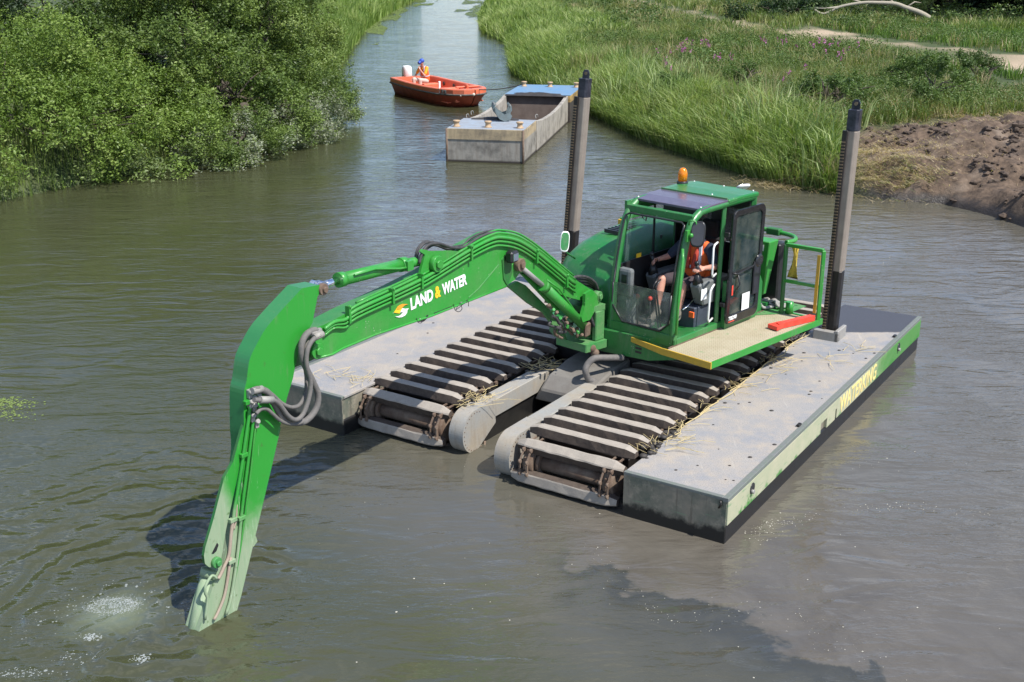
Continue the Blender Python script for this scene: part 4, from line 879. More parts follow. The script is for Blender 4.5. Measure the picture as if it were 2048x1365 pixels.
# seat, consoles, levers, monitor
b=MB(UF); b.box((-.74,.86,.33),(-.26,1.32,.46)); seat=build('driver_seat',b,M['seatblack'],EX,.03,seg=2)
b=MB(UF); b.loft([[(-.74,r,z),(-.26,r,z),(-.28,r+.11,z),(-.72,r+.11,z)] for r,z in ((1.26,.42),(1.30,.7),(1.36,1.05))],0,False); b.box((-.62,1.38,1.03),(-.38,1.46,1.26)); build('backrest',b,M['seatblack'],seat,.02)
b=MB(UF); b.box((-.82,.62,.03),(-.14,1.36,.32)); build('seat_base',b,plain('grey_seat_box',(.045,.055,.075),.5),seat,.012)
b=MB(UF); b.box((-.20,.58,.20),(-.135,.605,.27)); build('orange_label',b,M['orange'],seat)
for q,nm in ((-.17,''),(-.86,'')):
    b=MB(UF); b.loft([[(q-.08,r0,z),(q+.08,r0,z),(q+.07,r1,z),(q-.07,r1,z)] for r0,r1,z in ((.74,1.15,.33),(.66,1.2,.50),(.62,1.28,.60),(.66,1.30,.64))],0,False); cs=build('control_console',b,M['seatgrey'],EX,.02)
    b=MB(UF); b.cyl((q,.70,.62),(q,.68,.74),.075,14,r2=.03); b.tube([(q,.68,.72),(q+.005,.67,.80),(q,.66,.86)],[.018,.02,.026],10); b.ball((q,.655,.885),.03,10,k=6); build('joystick',b,M['black'],cs)
b=MB(UF); b.box((-.09,.66,.42),(-.085,.78,.56)); build('white_label',b,M['white'],EX)
b=MB(UF); b.tube([(-.15,.62,.45),(-.14,.45,.38),(-.14,.35,.36)],.009,6); build('safety_lever',b,M['chrome'],EX)
b=MB(UF); b.box((-.97,.10,.42),(-.76,.20,.80)); mo=build('monitor_pod',b,M['seatgrey'],EX,.04,seg=2)
b=MB(UF); b.box((-.90,.092,.58),(-.82,.099,.72)); build('monitor_screen',b,M['black'],mo)
b=MB(UF); b.loft([[(-.98,.12,z),(-.80,.10,z),(-.78,.28,z),(-.98,.28,z)] for z in (.03,.3,.45)],0,False); build('front_console',b,plain('pale_console',(.25,.28,.27),.5),mo,.02)
for q,r in ((-.78,.30),(-.60,.32)):
    b=MB(UF); b.cyl((q,r,.05),(q,r-.02,.40),.010,8); ll=build('travel_lever',b,M['black'],EX)
    b=MB(UF); b.ball((q,r-.02,.42),.032,8,k=5); build('lever_knob',b,M['redpaint'],ll)
for q in (-.50,-.46):
    b=MB(UF); b.tube([(q,.36,.05),(q,.22,.62),(q+.01,.30,.70)],.012,7); build('travel_lever',b,M['black'],EX)
b=MB(UF); b.box((-.70,.22,.05),(-.58,.40,.09)); b.box((-.42,.22,.05),(-.30,.40,.09)); build('pedal',b,M['steel'],EX,.01)
# lamps and wiring under the roof
b=MB(UF); b.box((-.60,.50,1.52),(-.08,.72,1.585)); b.cyl((-.30,.75,1.50),(-.12,.78,1.48),.035,10); b.tube([(-.85,.42,1.5),(-.84,.40,1.40),(-.80,.42,1.36),(-.79,.43,1.47)],.010,6); build('roof_lining',b,M['black'],cab)

# things lying on the machine
b=MB(UF)
b.prism([(.50,1.50,.004),(.57,1.46,.004),(.72,2.10,.004),(.64,2.10,.004)],(0,0,.07)); b.prism([(.44,1.40,.012),(.60,1.37,.012),(.585,1.62,.012),(.49,1.62,.012)],(0,0,.05))
o=build('steel_bar',b,M['redpaint'],None,.006); tag(o,'red painted steel step lying on the beige platform beside the cab','steel bar')
b=MB(UF); b.loft([[(.23+dx+.03*math.sin(k*1.3+j),2.22+.04*math.cos(k*2.1+j),z) for k,(dx) in enumerate((.0,.05,.10,.11,.06,.0))] for j,z in enumerate((.90,.78,.65,.55,.47))]); o=build('dust_cloth',b,plain('yellow_cloth',(.55,.40,.06),.95),None); tag(o,'yellow cloth hanging from the rear railing of the platform','cloth')
# ------------------------------------------------------------------ people
def cap(mb,a,b_,r0,r1,n=12):
    """tapered limb with round ends"""
    a,b_=Vector(a),Vector(b_)
    mb.tube([a,b_],[r0,r1],n,world=True); mb.ball(a,r0,n,world=True,k=7); mb.ball(b_,r1,n,world=True,k=7)
def shape(name,mb,mat,parent,vox,smooth=6,label=None):
    o=build(name,mb,mat,parent)
    r=o.modifiers.new('Remesh','REMESH'); r.mode='VOXEL'; r.voxel_size=vox; r.use_smooth_shade=True
    s=o.modifiers.new('Smooth','SMOOTH'); s.iterations=smooth; s.factor=.6
    if label: o['label']=label
    return o
def hand(mb,wrist,fdir,pdir,side,curl,s=1.):
    """palm and five curled fingers; fdir along the hand, pdir out of the palm, side towards the thumb"""
    f=Vector(fdir).normalized(); p=Vector(pdir); p=(p-f*p.dot(f)).normalized(); t=Vector(side); t=(t-f*t.dot(f)-p*t.dot(p)).normalized()
    w=Vector(wrist)
    for k in range(4):
        off=(k-1.5)*.020*s; b0=w+f*.015*s+t*(-off*.6); kn=w+f*(.085-.004*abs(k-1))*s-t*off
        cap(mb,b0,kn,.014*s,.0115*s,8)
        L=(.040,.044,.041,.033)[k]*s; d=f; q=kn; R=.0098*s
        for j in range(3):
            an=curl*(.6+.35*j); d=(f*math.cos(an)+p*math.sin(an)).normalized(); q2=q+d*L; cap(mb,q,q2,R,R*.9,8); q=q2; L*=.72; R*=.93
    b0=w+f*.025*s+t*.020*s; q=b0+(t*.9+f*.5+p*.35).normalized()*.042*s; cap(mb,b0,q,.0135*s,.011*s,8)
    q2=q+(f*.7+p*.75+t*.1).normalized()*.032*s; cap(mb,q,q2,.0105*s,.0095*s,8); q3=q2+(f*.4+p*.9-t*.2).normalized()*.024*s; cap(mb,q2,q3,.0095*s,.0085*s,8)
def head(mb,c,fwd,up,s=1.):
    f=Vector(fwd).normalized(); u=Vector(up); u=(u-f*u.dot(f)).normalized(); x=f.cross(u); c=Vector(c)
    def e(o,r): 
        cc=c+x*o[0]*s+f*o[1]*s+u*o[2]*s; mb.ball(cc,r*s,10,world=True,k=7)
    for o,r in (((0,-.012,.035),.083),((0,-.03,.02),.083),((0,.02,.0),.072),((0,.035,-.045),.052),((0,.045,-.075),.036),((.045,.02,-.04),.035),((-.045,.02,-.04),.035),
                ((0,.082,.03),.022),((0,.095,.0),.016),((0,.105,-.012),.014),((.075,-.01,-.005),.020),((-.075,-.01,-.005),.020),((.078,-.015,.012),.016),((-.078,-.015,.012),.016),
                ((.03,.075,.022),.016),((-.03,.075,.022),.016),((0,.082,-.048),.016),((.018,.078,-.05),.012),((-.018,.078,-.05),.012)): e(o,r)
    return c,f,u,x
def face(c,f,u,x,par,s=1.,mouth=True):
    b=MB()
    for sg in (-1,1): b.ball(c+x*.030*s*sg+f*.083*s+u*.020*s,.009*s,8,world=True,k=5)
    build('eyes',b,plain('eye',(.03,.02,.018),.2),par)
    b=MB(); b.tube([c+x*-.022*s+f*.090*s-u*.050*s,c+f*.098*s-u*.052*s,c+x*.022*s+f*.090*s-u*.050*s],.0045*s,6,world=True); build('lips',b,plain('lips',(.35,.12,.10),.5),par)
def person(root,J,mats,vox=.008,radio=False,facing=None,seat_up=Vector((0,0,1))):
    """J: joints in world coordinates"""
    sc=1.
    b=MB()
    def mid(a_,b_,t): return J[a_].lerp(J[b_],t)
    cap(b,J['neck']-Vector((0,0,.05)),J['head']-Vector((0,0,.05)),.058,.055)
    c,f,u,x=head(b,J['head'],J['face'],Vector((0,0,1)))
    chest=J['chest']; hip=J['hip']; sh=(J['shL']+J['shR'])/2
    for s_ in ('L','R'):
        cap(b,J['sh'+s_],J['el'+s_],.050,.040); cap(b,J['el'+s_],J['wr'+s_],.042,.027)
        cap(b,J['sh'+s_],chest,.058,.10); cap(b,J['hp'+s_],J['kn'+s_],.080,.056); 
        cap(b,J['kn'+s_],J['kn'+s_].lerp(J['an'+s_],.35),.056,.054); cap(b,J['kn'+s_].lerp(J['an'+s_],.3),J['an'+s_],.055,.034)
        cap(b,J['an'+s_],J['to'+s_],.036,.03)
        cap(b,J['hp'+s_],hip,.09,.10)
        hand(b,J['wr'+s_],J['hf'+s_],J['hp_'+s_],J['ht'+s_],J.get('curl'+s_,.9))
    cap(b,chest,hip,.115,.115); cap(b,chest+ (J['shL']-J['shR']).normalized()*.06,hip,.10,.10); cap(b,chest-(J['shL']-J['shR']).normalized()*.06,hip,.10,.10)
    body=shape('body',b,M['skin'],root,vox,4)
    face(c,f,u,x,root)
    # clothing follows the body, a little larger
    b=MB(); lr=(J['shL']-J['shR']).normalized()
    for s_ in ('L','R'):
        cap(b,J['sh'+s_],J['sh'+s_].lerp(J['el'+s_],mats.get('sleeve',.62)),.068,.062); cap(b,J['sh'+s_],chest,.066,.112)
    for k in (-1,0,1): cap(b,chest+lr*.062*k,hip+lr*.055*k,.120,.118)
    cap(b,J['neck']-Vector((0,0,.07)),J['neck']-Vector((0,0,.03)),.075,.066)
    shape('shirt',b,mats['shirt'],root,.012)
    b=MB()
    for k in (-1.15,0,1.15): cap(b,chest+lr*.062*k+Vector((0,0,.03)),(hip+lr*.058*k+Vector((0,0,.05))),.130,.134)
    for s_ in ('L','R'): cap(b,J['sh'+s_].lerp(sh,.35)+Vector((0,0,.012)),chest+(J['sh'+s_]-sh)*.4,.070,.112)
    vest=shape('hi_vis_vest',b,mats['vest'],root,.012)
    fw=J['face'].copy(); fw.z=0; fw.normalize()
    tf=(chest-hip).cross(lr); tf=tf if tf.dot(fw)>0 else -tf; tf.normalize()
    if mats.get('strips',True):
        b=MB()
        for sg in (-1,1):
            b.tube(spl([sh+lr*sg*.115+Vector((0,0,.082)),sh+lr*sg*.115+tf*.085+Vector((0,0,.045)),chest+lr*sg*.11+tf*.125+Vector((0,0,.0)),chest.lerp(hip,.45)+lr*sg*.11+tf*.135],5),.022,4,world=True)
        ring=[]
        m_=chest.lerp(hip,.45)
        for k in range(25):
            an=2*math.pi*k/24; ring.append(m_+lr*.205*math.cos(an)+tf*.142*math.sin(an))
        b.tube(ring,.024,4,world=True); build('reflective_strip',b,M['strip'],vest)
    b=MB(); 
    for s_ in ('L','R'):
        cap(b,hip,J['hp'+s_],.125,.105); cap(b,J['hp'+s_],J['hp'+s_].lerp(J['kn'+s_],mats.get('short',.9)),.100,.085)
    shape('shorts',b,mats['legs'],root,.012)
    for s_ in ('L','R'):
        b=MB(); ax=(J['to'+s_]-J['an'+s_]); cap(b,J['an'+s_]-ax*.35-Vector((0,0,.02)),J['to'+s_],.046,.044); cap(b,J['an'+s_],J['an'+s_].lerp(J['kn'+s_],.22),.047,.046); shape('boot',b,M['boot'],root,.012)
    return c,f,u,x,tf,lr
J={k:UF(v) for k,v in dict(head=(-.5,1.08,1.17),neck=(-.5,1.15,1.00),chest=(-.5,1.14,.84),hip=(-.5,1.12,.56),shL=(-.31,1.14,.97),shR=(-.70,1.10,.97),elL=(-.13,.99,.78),elR=(-.83,.98,.80),wrL=(-.145,.77,.805),wrR=(-.85,.76,.79),
  hpL=(-.40,1.06,.53),hpR=(-.60,1.06,.53),knL=(-.37,.66,.56),knR=(-.65,.60,.60),anL=(-.38,.60,.17),anR=(-.62,.46,.19),toL=(-.36,.44,.11),toR=(-.61,.30,.12)).items()}
J['face']=-R_+Vector((0,0,-.25))
J['hfL']=-R_+Vector((0,0,.12)); J['hp_L']=-Q_*.7+Vector((0,0,-.6)); J['htL']=-Q_*.2-R_*.2+Vector((0,0,1)); J['curlL']=1.0
J['hfR']=-R_+Vector((0,0,.12)); J['hp_R']=Q_*.7+Vector((0,0,-.6)); J['htR']=Q_*.2-R_*.2+Vector((0,0,1)); J['curlR']=1.0
PR=empty('person',UF((-.5,1.1,.47)),'person in orange reflective vest and dark shorts sitting at the levers in the green cab','person')
c,f,u,x,tf,lr=person(PR,J,dict(shirt=M['navy'],vest=M['orange'],legs=M['shorts'],sleeve=.8,short=.85),vox=.0075)
b=MB(); b.ball(c+u*.045-f*.02,Vector((.10,.10,.095)),14,world=True,k=8); b.tube([c+u*.03+f*.06,c+u*.02+f*.13],[.06,.055],10,world=True); shape('cap',b,M['navy'],PR,.01)
b=MB()
for sg in (-1,1): b.tube(spl([J['shL' if sg>0 else 'shR'].lerp(J['neck'],.55)+Vector((0,0,.05)),J['chest']+lr*sg*.06+tf*.14+Vector((0,0,.04)),J['chest'].lerp(J['hip'],.55)+lr*sg*.04+tf*.16],5),.033,8,world=True)
build('life_jacket',b,plain('life_jacket_red',(.45,.05,.025),.7),PR)
b=MB(); b.tube([J['wrR']+Vector((0,0,.0)),J['wrR']-R_*.02],.034,10,world=True); build('watch',b,M['black'],PR)
# ------------------------------------------------------------------ hopper barge
f0=atz(895,256,.92); f1=atz(1045,262,.92); bx=Vector((math.cos(rad(11)),-math.sin(rad(11)),0)); by=Vector((math.sin(rad(9.5)),math.cos(rad(9.5)),0)); by=(by-bx*by.dot(bx)).normalized()
bx=Vector((by.y,-by.x,0))
ctr=(f0+f1)/2; ctr.z=0; BG=Frame(ctr,bx,by)
bg_=empty('hopper_barge',ctr+by*5.3,'open steel barge with a muddy empty hold and worn blue decks moored behind the excavator','barge')
def bargemat(name,hi,lo,split,rustc):
    m,t,bs=newmat(name); P=pos(t); s=nnode(t,'ShaderNodeSeparateXYZ'); t.links.new(P,s.inputs[0]); n=tnoise(t,2.2,7,.65)
    st=nnode(t,'ShaderNodeMapping'); st.inputs['Scale'].default_value=(6,6,.7); t.links.new(P,st.inputs[0]); sk=tnoise(t,1.6,6,.7,vec=st.outputs[0])
    h=math_(t,'ADD',s.outputs['Z'],math_(t,'MULTIPLY',n,.02)); col=mixc(t,mrange(t,h,split-.015,split+.015),lo,hi)
    col=mixc(t,ramp(t,sk,[(.34,.45),(.52,0.)]),col,rustc); col=mixc(t,ramp(t,n,[(.46,0.),(.66,.75)]),col,tuple(x*.30 for x in lo)); col=mixc(t,mrange(t,h,.10,.03),col,(.03,.022,.018))
    t.links.new(col,bs.inputs['Base Color']); bs.inputs['Roughness'].default_value=.75; bump(t,bs,n,.3,.02); return m
M['bfront']=bargemat('barge_end_plating',(.42,.33,.20),(.30,.28,.24),.64,(.14,.10,.07))
M['bside']=bargemat('barge_side_plating',(.36,.33,.28),(.36,.33,.28),.95,(.11,.09,.07))
M['brear']=bargemat('barge_rear_plating',(.42,.28,.10),(.05,.045,.04),.70,(.09,.06,.04))
M['bdeck']=dirty('worn_grey_blue_deck',(.30,.36,.42),(.24,.20,.17),.8,3,.6,.1,.2,speck=(.35,.1,.08))
M['bdeck2']=dirty('blue_painted_deck',(.12,.25,.40),(.24,.27,.30),.7,2.5,.5,0,.1)
M['hold']=dirty('muddy_hold_plating',(.075,.055,.045),(.16,.13,.11),.6,3,.9,0,.6)
M['mud']=dirty('wet_mud',(.030,.026,.023),(.09,.075,.06),.6,5,.6,0,.9)
H_=.92; hw=1.08
b=MB(BG); b.box((-hw,0,-.4),(hw,2.05,H_-.012),0); fb=build('front_hull',b,M['bfront'],bg_,.02)
b=MB(BG); b.box((-hw,-.0,H_-.012),(hw,2.05,H_+.004)); build('front_deck',b,M['bdeck'],bg_,.01)
b=MB(BG); b.box((-hw-.015,-.02,H_-.30),(hw+.015,-.001,H_-.0)); build('rubbing_band',b,M['bfront'],fb,.006)
for sg in (-1,1):
    b=MB(BG); b.cyl((sg*hw,-.01,-.2),(sg*hw,-.01,H_),.03,10); build('corner_post',b,M['rust'],bg_)
b=MB(BG); b.box((-hw,8.2,-.4),(hw+.12,11.2,H_-.012)); build('rear_hull',b,M['brear'],bg_,.02)
b=MB(BG); b.box((-hw,8.2,H_-.012),(hw+.12,11.2,H_+.006)); build('rear_deck',b,M['bdeck2'],bg_,.01)
# hopper walls: side coaming sags towards the middle
ys=np.linspace(2.051,8.199,9); sag=lambda y:H_-.02-.17*math.sin(math.pi*(y-2.05)/6.15)**.8
for sg in (-1,1):
    b=MB(BG); b.loft([[(sg*(hw+.03),y,-.4),(sg*(hw+.03),y,sag(y)),(sg*(hw-.09),y,sag(y)),(sg*(hw-.14),y,-.1)] for y in ys],0,False); build('hopper_side',b,M['bside'],bg_,.01)
b=MB(BG); b.box((-hw+.14,2.1,-.12),(hw-.14,8.15,-.02)); b.loft([[(-hw+.1,y,z),(hw-.1,y,z),(hw-.1,y+.04,z),(-hw+.1,y+.04,z)] for y,z in ((2.4,-.05),(2.06,.9))],0,False); b.loft([[(-hw+.1,y,z),(hw-.1,y,z),(hw-.1,y+.04,z),(-hw+.1,y+.04,z)] for y,z in ((7.8,-.05),(8.14,.9))],0,False); build('hold',b,M['hold'],bg_)
# mud smeared round the hold
def mudheap(x0,x1,y0,y1,z,h,name='mud_residue',n=14):
    b=MB(BG); vs=[];fs=[]
    for j in range(n):
        for i in range(n):
            x=x0+(x1-x0)*i/(n-1); y=y0+(y1-y0)*j/(n-1); e=min(i,j,n-1-i,n-1-j)/(n*.35); k=mnoise.noise(Vector((x*3,y*3,z)))*.5+.5
            vs.append(BG((x,y,z-.02+h*min(1,e)*(.3+.9*k))))
    for j in range(n-1):
        for i in range(n-1): fs.append((j*n+i,j*n+i+1,(j+1)*n+i+1,(j+1)*n+i))
    b.raw(vs,fs,0,True); return build(name,b,M['mud'],bg_,recalc=False)
mudheap(-hw+.02,hw-.3,1.72,2.25,H_+.0,.10); mudheap(-hw+.05,hw-.02,7.95,8.6,H_+.0,.11); mudheap(-hw+.2,hw-.2,2.3,7.9,.0,.28,n=20)
for x,y in ((-.88,.35),(0.02,.35),(.92,.35),(-.85,10.6),(.10,10.6),(1.05,10.6)):
    b=MB(BG); b.lathe((x,y,H_),[(0,.11),(.025,.11),(.03,.075),(.13,.075),(.14,.10),(.175,.10),(.18,.09)],16); build('bollard',b,M['boll'] if 'boll' in M else M.setdefault('boll',dirty('worn_cream_paint_on_steel',(.50,.36,.22),(.20,.10,.05),.6,12,.7,.1,.3)),bg_)
for x,y in ((-hw+.04,2.3),(-hw+.02,3.0),(.98,2.6)):
    b=MB(BG); b.tube(spl([(x,y,H_-.03),(x-.02,y+.03,H_+.06),(x+.03,y+.06,H_+.08),(x+.04,y+.10,H_)],4),.012,6); build('wire_loop',b,M['steel'],bg_)
# digging bucket resting on the barge: shell, cheeks, ears, cutting edge
gp=BG((.10,1.75,H_)); gx=(bx*.9+by*.3).normalized(); gy=Vector((-gx.y,gx.x,0)); GF=Frame(gp,gx*.72,gy*1.1,Vector((0,0,.78)))
bk=empty('digging_bucket',gp,'grey steel digging bucket standing on the front edge of the barge hold','bucket')
M['bucketm']=dirty('worn_bucket_steel',(.22,.27,.27),(.10,.08,.06),.6,6,.45,.5,.3)
prof_=[(-.30,.52),(-.25,.30),(-.10,.10),(.10,.02),(.30,.08),(.38,.22)]
b=MB(GF); b.loft([[(x,-.24,z),(x,.24,z),(x+.03,.24,z-.02),(x+.03,-.24,z-.02)] for x,z in prof_],0,False); build('shell',b,M['bucketm'],bk,.004)
for y in (-.255,.24):
    b=MB(GF); b.prism([(x,y,z) for x,z in prof_]+[(.32,y,.34),(.10,y,.27),(-.12,y,.40),(-.24,y,.54)],(0,.016,0)); build('cheek_plate',b,M['bucketm'],bk,.004)
for y in (-.16,.13):
    b=MB(GF); b.prism([(-.28,y,.30),(-.36,y,.50),(-.34,y,.64),(-.26,y,.68),(-.21,y,.62),(-.27,y,.55),(-.20,y,.34)],(0,.03,0)); b.prism([(.28,y,.20),(.42,y,.40),(.40,y,.56),(.32,y,.66),(.26,y,.60),(.31,y,.48),(.22,y,.28)],(0,.03,0)); build('ear',b,M['bucketm'],bk,.006)
b=MB(GF); b.cyl((.34,-.2,.58),(.34,.2,.58),.022,10); b.cyl((-.28,-.2,.64),(-.28,.2,.64),.022,10); build('pin',b,M['steel'],bk)

# ------------------------------------------------------------------ orange work boat
st=Vector((-5.05,48.39,0)); ax=Vector((.487,-.873,0)).normalized(); cx_=Vector((.873,.487,0)).normalized()
BT=Frame(st+cx_*.98,cx_,ax)          # across (0 = centre line), forward, up
bt=empty('work_boat',BT((0,2.8,0)),'orange plastic work boat with dark rubbing strake moored beside the barge','boat')
M['boat']=dirty('orange_boat_plastic',(.72,.16,.075),(.60,.25,.16),.5,3,.42,0,.05)
M['boatlow']=dirty('orange_boat_hull_shaded_stained',(.40,.065,.03),(.10,.05,.03),.6,2.5,.45,0,.05)  # darker red carries the undercut hull's shade, with cloudy dirt over it
M['strake']=dirty('dark_rubbing_strake',(.05,.05,.045),(.30,.30,.27),.6,8,.7)
sta=[(0.,.90,.66,.78),(.6,.96,.66,.82),(1.8,1.0,.64,.84),(3.2,.98,.63,.84),(4.4,.93,.65,.80),(5.0,.83,.67,.68),(5.35,.70,.68,.52),(5.68,.40,.69,.22),(5.80,.02,.69,.02)]
def hull(sc_top,ztop,zbot,low=False):
    rings=[]
    for y,w_,zt_,wb in sta:
        rings.append((y,w_,zt_,wb))
    return rings
b=MB(BT); rings=[]
for y,w_,zt_,wb in sta:
    zb=-.15 if y<4.6 else -.15+.22*((y-4.6)/1.5)**1.3; zs_=zt_-.21; bow=max(0,(y-4.4)/1.7)
    yy=y-.0; yb=y-.55*bow
    rings.append([(-w_,yy,zs_),(-w_*.97,yy-.02,zs_-.03),(-wb,(yy+yb)/2,.18),(-wb*.86,yb,zb),(-wb*.35,yb,zb),(0,yb+.02,zb+.0-(.06 if y>1 else 0)),(wb*.35,yb,zb),(wb*.86,yb,zb),(wb,(yy+yb)/2,.18),(w_*.97,yy-.02,zs_-.03),(w_,yy,zs_)])
b.loft(rings,0,True,closed=False,cap=False)
r0=rings[0]; b.raw([BT(p) for p in r0],[tuple(range(len(r0)))],0); build('hull',b,M['boatlow'],bt)
b=MB(BT); rings=[]
for y,w_,zt_,wb in sta:
    g=.15 if y<5 else .15+.10*(y-5); wi=max(.0,w_-g); yi=y if y<5.3 else y-(y-5.3)*.75; yi=max(yi,.16); zs_=zt_-.21
    half=[(w_,y,zs_+.0),(w_+.0,y,zt_-.03),(w_-.025,y,zt_),(wi+.02,yi,zt_),(wi,yi,zt_-.03),(max(0,wi-.06),yi,.20)]
    rings.append([(-p[0],p[1],p[2]) for p in half]+[(0,yi,.20)]+half[::-1])
b.loft(rings,0,False,closed=False,cap=False)
b.box((-.90,-.02,.40),(.90,.17,.655)); gw=build('upper_hull',b,M['boat'],bt,recalc=False)
b=MB(BT); b.box((-.78,.1,.12),(.78,5.0,.17)); b.box((-.80,2.55,.17),(.80,2.90,.43)); b.box((-.80,.75,.17),(.80,1.15,.44)); b.box((-.55,4.9,.17),(.55,5.3,.62)); build('thwart',b,M['boat'],bt,.03)
b=MB(BT)
for sg in (-1,1):
    b.tube([(sg*(w_+.018),y,zt_-.205) for y,w_,zt_,wb in sta],.033,6)
build('rubbing_strake',b,M['strake'],bt)
for y in (1.5,2.4,3.4,4.2):
    b=MB(BT); b.lathe((.79 if y<4 else .75,y,.45),[(0,.085),(.012,.085)],14,axis=-cx_); build('stowage_hole',b,M['black'],gw)
b=MB(BT); 
for y in (4.75,4.98): b.box((-.90-.0,y,.50),(-.84,y+.12,.64))
build('lifting_slot',b,M['strake'],gw,.02)
b=MB(BT); b.box((-.40,4.9,.68),(.55,5.06,.73)); b.box((-.04,5.05,.66),(.04,5.2,.80)); build('foredeck_rail',b,M['boat'],bt,.02)
b=MB(BT); b.tube([(-.88,4.55,.69),(-.90,4.62,.45),(-.84,4.9,.44)],.016,6); b.ball((-.05,5.78,.50),.06,8,k=5); b.ball((-.5,5.6,.46),.035,8,k=5); build('rope_lashing',b,plain('pale_rope',(.55,.50,.42),.9),bt)
b=MB(BT); b.box((.30,2.0,.17),(.38,2.08,.62)); build('stanchion',b,M['white'],bt,.01)
b=MB(BT); b.lathe((.0,5.45,.60),[(0,.09),(.06,.10),(.09,.06)],12); build('fender',b,M['black'],bt)
# outboard motor
OM=Frame(BT((-.10,-.12,0)),cx_,ax)
b=MB(OM); b.loft([[(-k*.15,-.20*k,z),(k*.15,-.20*k,z),(k*.17,.0,z),(k*.15,.20*k,z),(-k*.15,.20*k,z),(-k*.17,0,z)] for z,k in ((.62,.78),(.70,.95),(.92,.95),(1.02,.88),(1.07,.66))],0,True); mt=build('outboard_motor',b,M['white'],bt)
b=MB(OM); b.box((-.06,-.10,-.3),(.06,.06,.70)); b.box((-.12,.05,.45),(.12,.16,.70)); build('motor_leg',b,M['steel'],mt,.01)
b=MB(OM); b.box((-.146,-.19,.62),(.146,.19,.68)); build('cowl_band',b,M['steel'],mt,.01)
# mooring line boat to barge
b=MB(); a_=BT((.05,5.4,.66)); e_=BG((-.85,10.6,H_+.09)); 
b.tube([a_.lerp(e_,k/10)-Vector((0,0,.10*math.sin(math.pi*k/10))) for k in range(11)],.018,6,world=True); o=build('mooring_rope',b,plain('dark_rope',(.10,.09,.08),.9),None); tag(o,'thin dark mooring rope stretched from the orange boat to the barge','rope')
# person in the boat
def BTp(x,y,z): return BT((x,y,z))
fw=(-cx_*.95+ax*.30).normalized(); sd_=Vector((0,0,1)).cross(fw).normalized()  # sd_: the person's left
pc=BTp(.05,1.35,0)
def pj(l,f_,z): return pc+sd_*l+fw*f_+Vector((0,0,.52+(z-.52)*1.10+.06))
J2=dict(head=pj(.02,.20,1.20),neck=pj(0,.12,1.04),chest=pj(0,.06,.86),hip=pj(0,0,.55),shL=pj(.19,.08,1.0),shR=pj(-.19,.10,1.0),elL=pj(.22,.24,.74),wrL=pj(.05,.34,.97),elR=pj(-.33,.20,.74),wrR=pj(-.27,.42,.62),
 hpL=pj(.11,.05,.53),hpR=pj(-.11,.05,.53),knL=pj(.19,.46,.60),knR=pj(-.20,.44,.60),anL=pj(.17,.46,.24),anR=pj(-.20,.46,.24),toL=pj(.18,.60,.20),toR=pj(-.22,.58,.20))
J2['face']=fw+Vector((0,0,-.35))-sd_*.1
J2['hfL']=Vector((0,0,1))-sd_*.4; J2['hp_L']=-fw*.3-sd_; J2['htL']=-fw; J2['curlL']=1.2
J2['hfR']=fw-Vector((0,0,.4)); J2['hp_R']=Vector((0,0,-1)); J2['htR']=sd_; J2['curlR']=.5
P2=empty('person',pc+Vector((0,0,.44)),'person in orange vest and blue cap sitting in the boat, one hand raised to mouth','person')
M['beige']=plain('beige_trousers',(.50,.42,.36),.9); M['yel']=plain('bright_yellow_orange_sleeve',(.90,.36,.02),.8)
c,f,u,x,tf,lr=person(P2,J2,dict(shirt=M['yel'],vest=M['orange'],legs=M['beige'],sleeve=.7,short=1.0),vox=.011)
b=MB(); b.ball(c+u*.055-f*.02,Vector((.108,.108,.10)),14,world=True,k=8); b.tube([c+u*.04+f*.05,c+u*.025+f*.16],[.075,.065],10,world=True); shape('cap',b,plain('blue_cap',(.02,.07,.38),.5),P2,.012)
b=MB()
for s_ in ('L','R'): cap(b,J2['kn'+s_],J2['an'+s_],.085,.062); 
shape('trouser_leg',b,M['beige'],P2,.014)

# ------------------------------------------------------------------ straw and weed on the machine, foam and flecks on the water
def strands(name,mat,items,label,cat,kind='stuff'):
    """items: list of (points, radius) in world coordinates"""
    b=MB()
    for pts,r in items: b.tube(pts,r,4,world=True)
    o=build(name,b,mat,None,recalc=False); tag(o,label,cat,None,kind); return o
M['straw']=plain('dry_straw',(.55,.44,.22),.85)
rs=random.Random(9); it=[]
def stalk(v,u,z,L,an,r=.0026):
    p=MF((v,u,z)); d=(V*math.cos(an)+U*math.sin(an)); n=Vector((-d.y,d.x,0)); w_=rs.uniform(-.15,.15)*L
    it.append(([p,p+d*L*.5+n*w_+Vector((0,0,rs.uniform(0,.015))),p+d*L+Vector((0,0,rs.uniform(0,.01)))],r))
for k in range(9): stalk(-1.13+rs.uniform(-.01,.01),1.0+.45*k+rs.uniform(-.1,.1),HD+.012,rs.uniform(.4,.7),rad(90)+rs.uniform(-.07,.07),.006)
for k in range(80): stalk(-1.16+rs.gauss(0,.05),rs.uniform(.3,5.3),HD+rs.uniform(.005,.04),rs.uniform(.08,.35),rs.uniform(0,math.pi))
for cx0,cy0,n_ in ((-.95,3.9,16),(-.45,4.4,8),(-.3,5.0,8),(-1.0,.9,20),(-.9,2.9,6),(-5.5,.5,10),(-5.1,.45,16),(-3.55,.75,34),(-3.5,2.2,40)):
    for k in range(n_): stalk(cx0+rs.gauss(0,.10),cy0+rs.gauss(0,.14),HD+rs.uniform(.005,.05),rs.uniform(.08,.38),rs.uniform(0,math.pi))
strands('straw_litter',M['straw'],it,'loose dry straw littering the grey pontoon decks','straw')
b=MB()
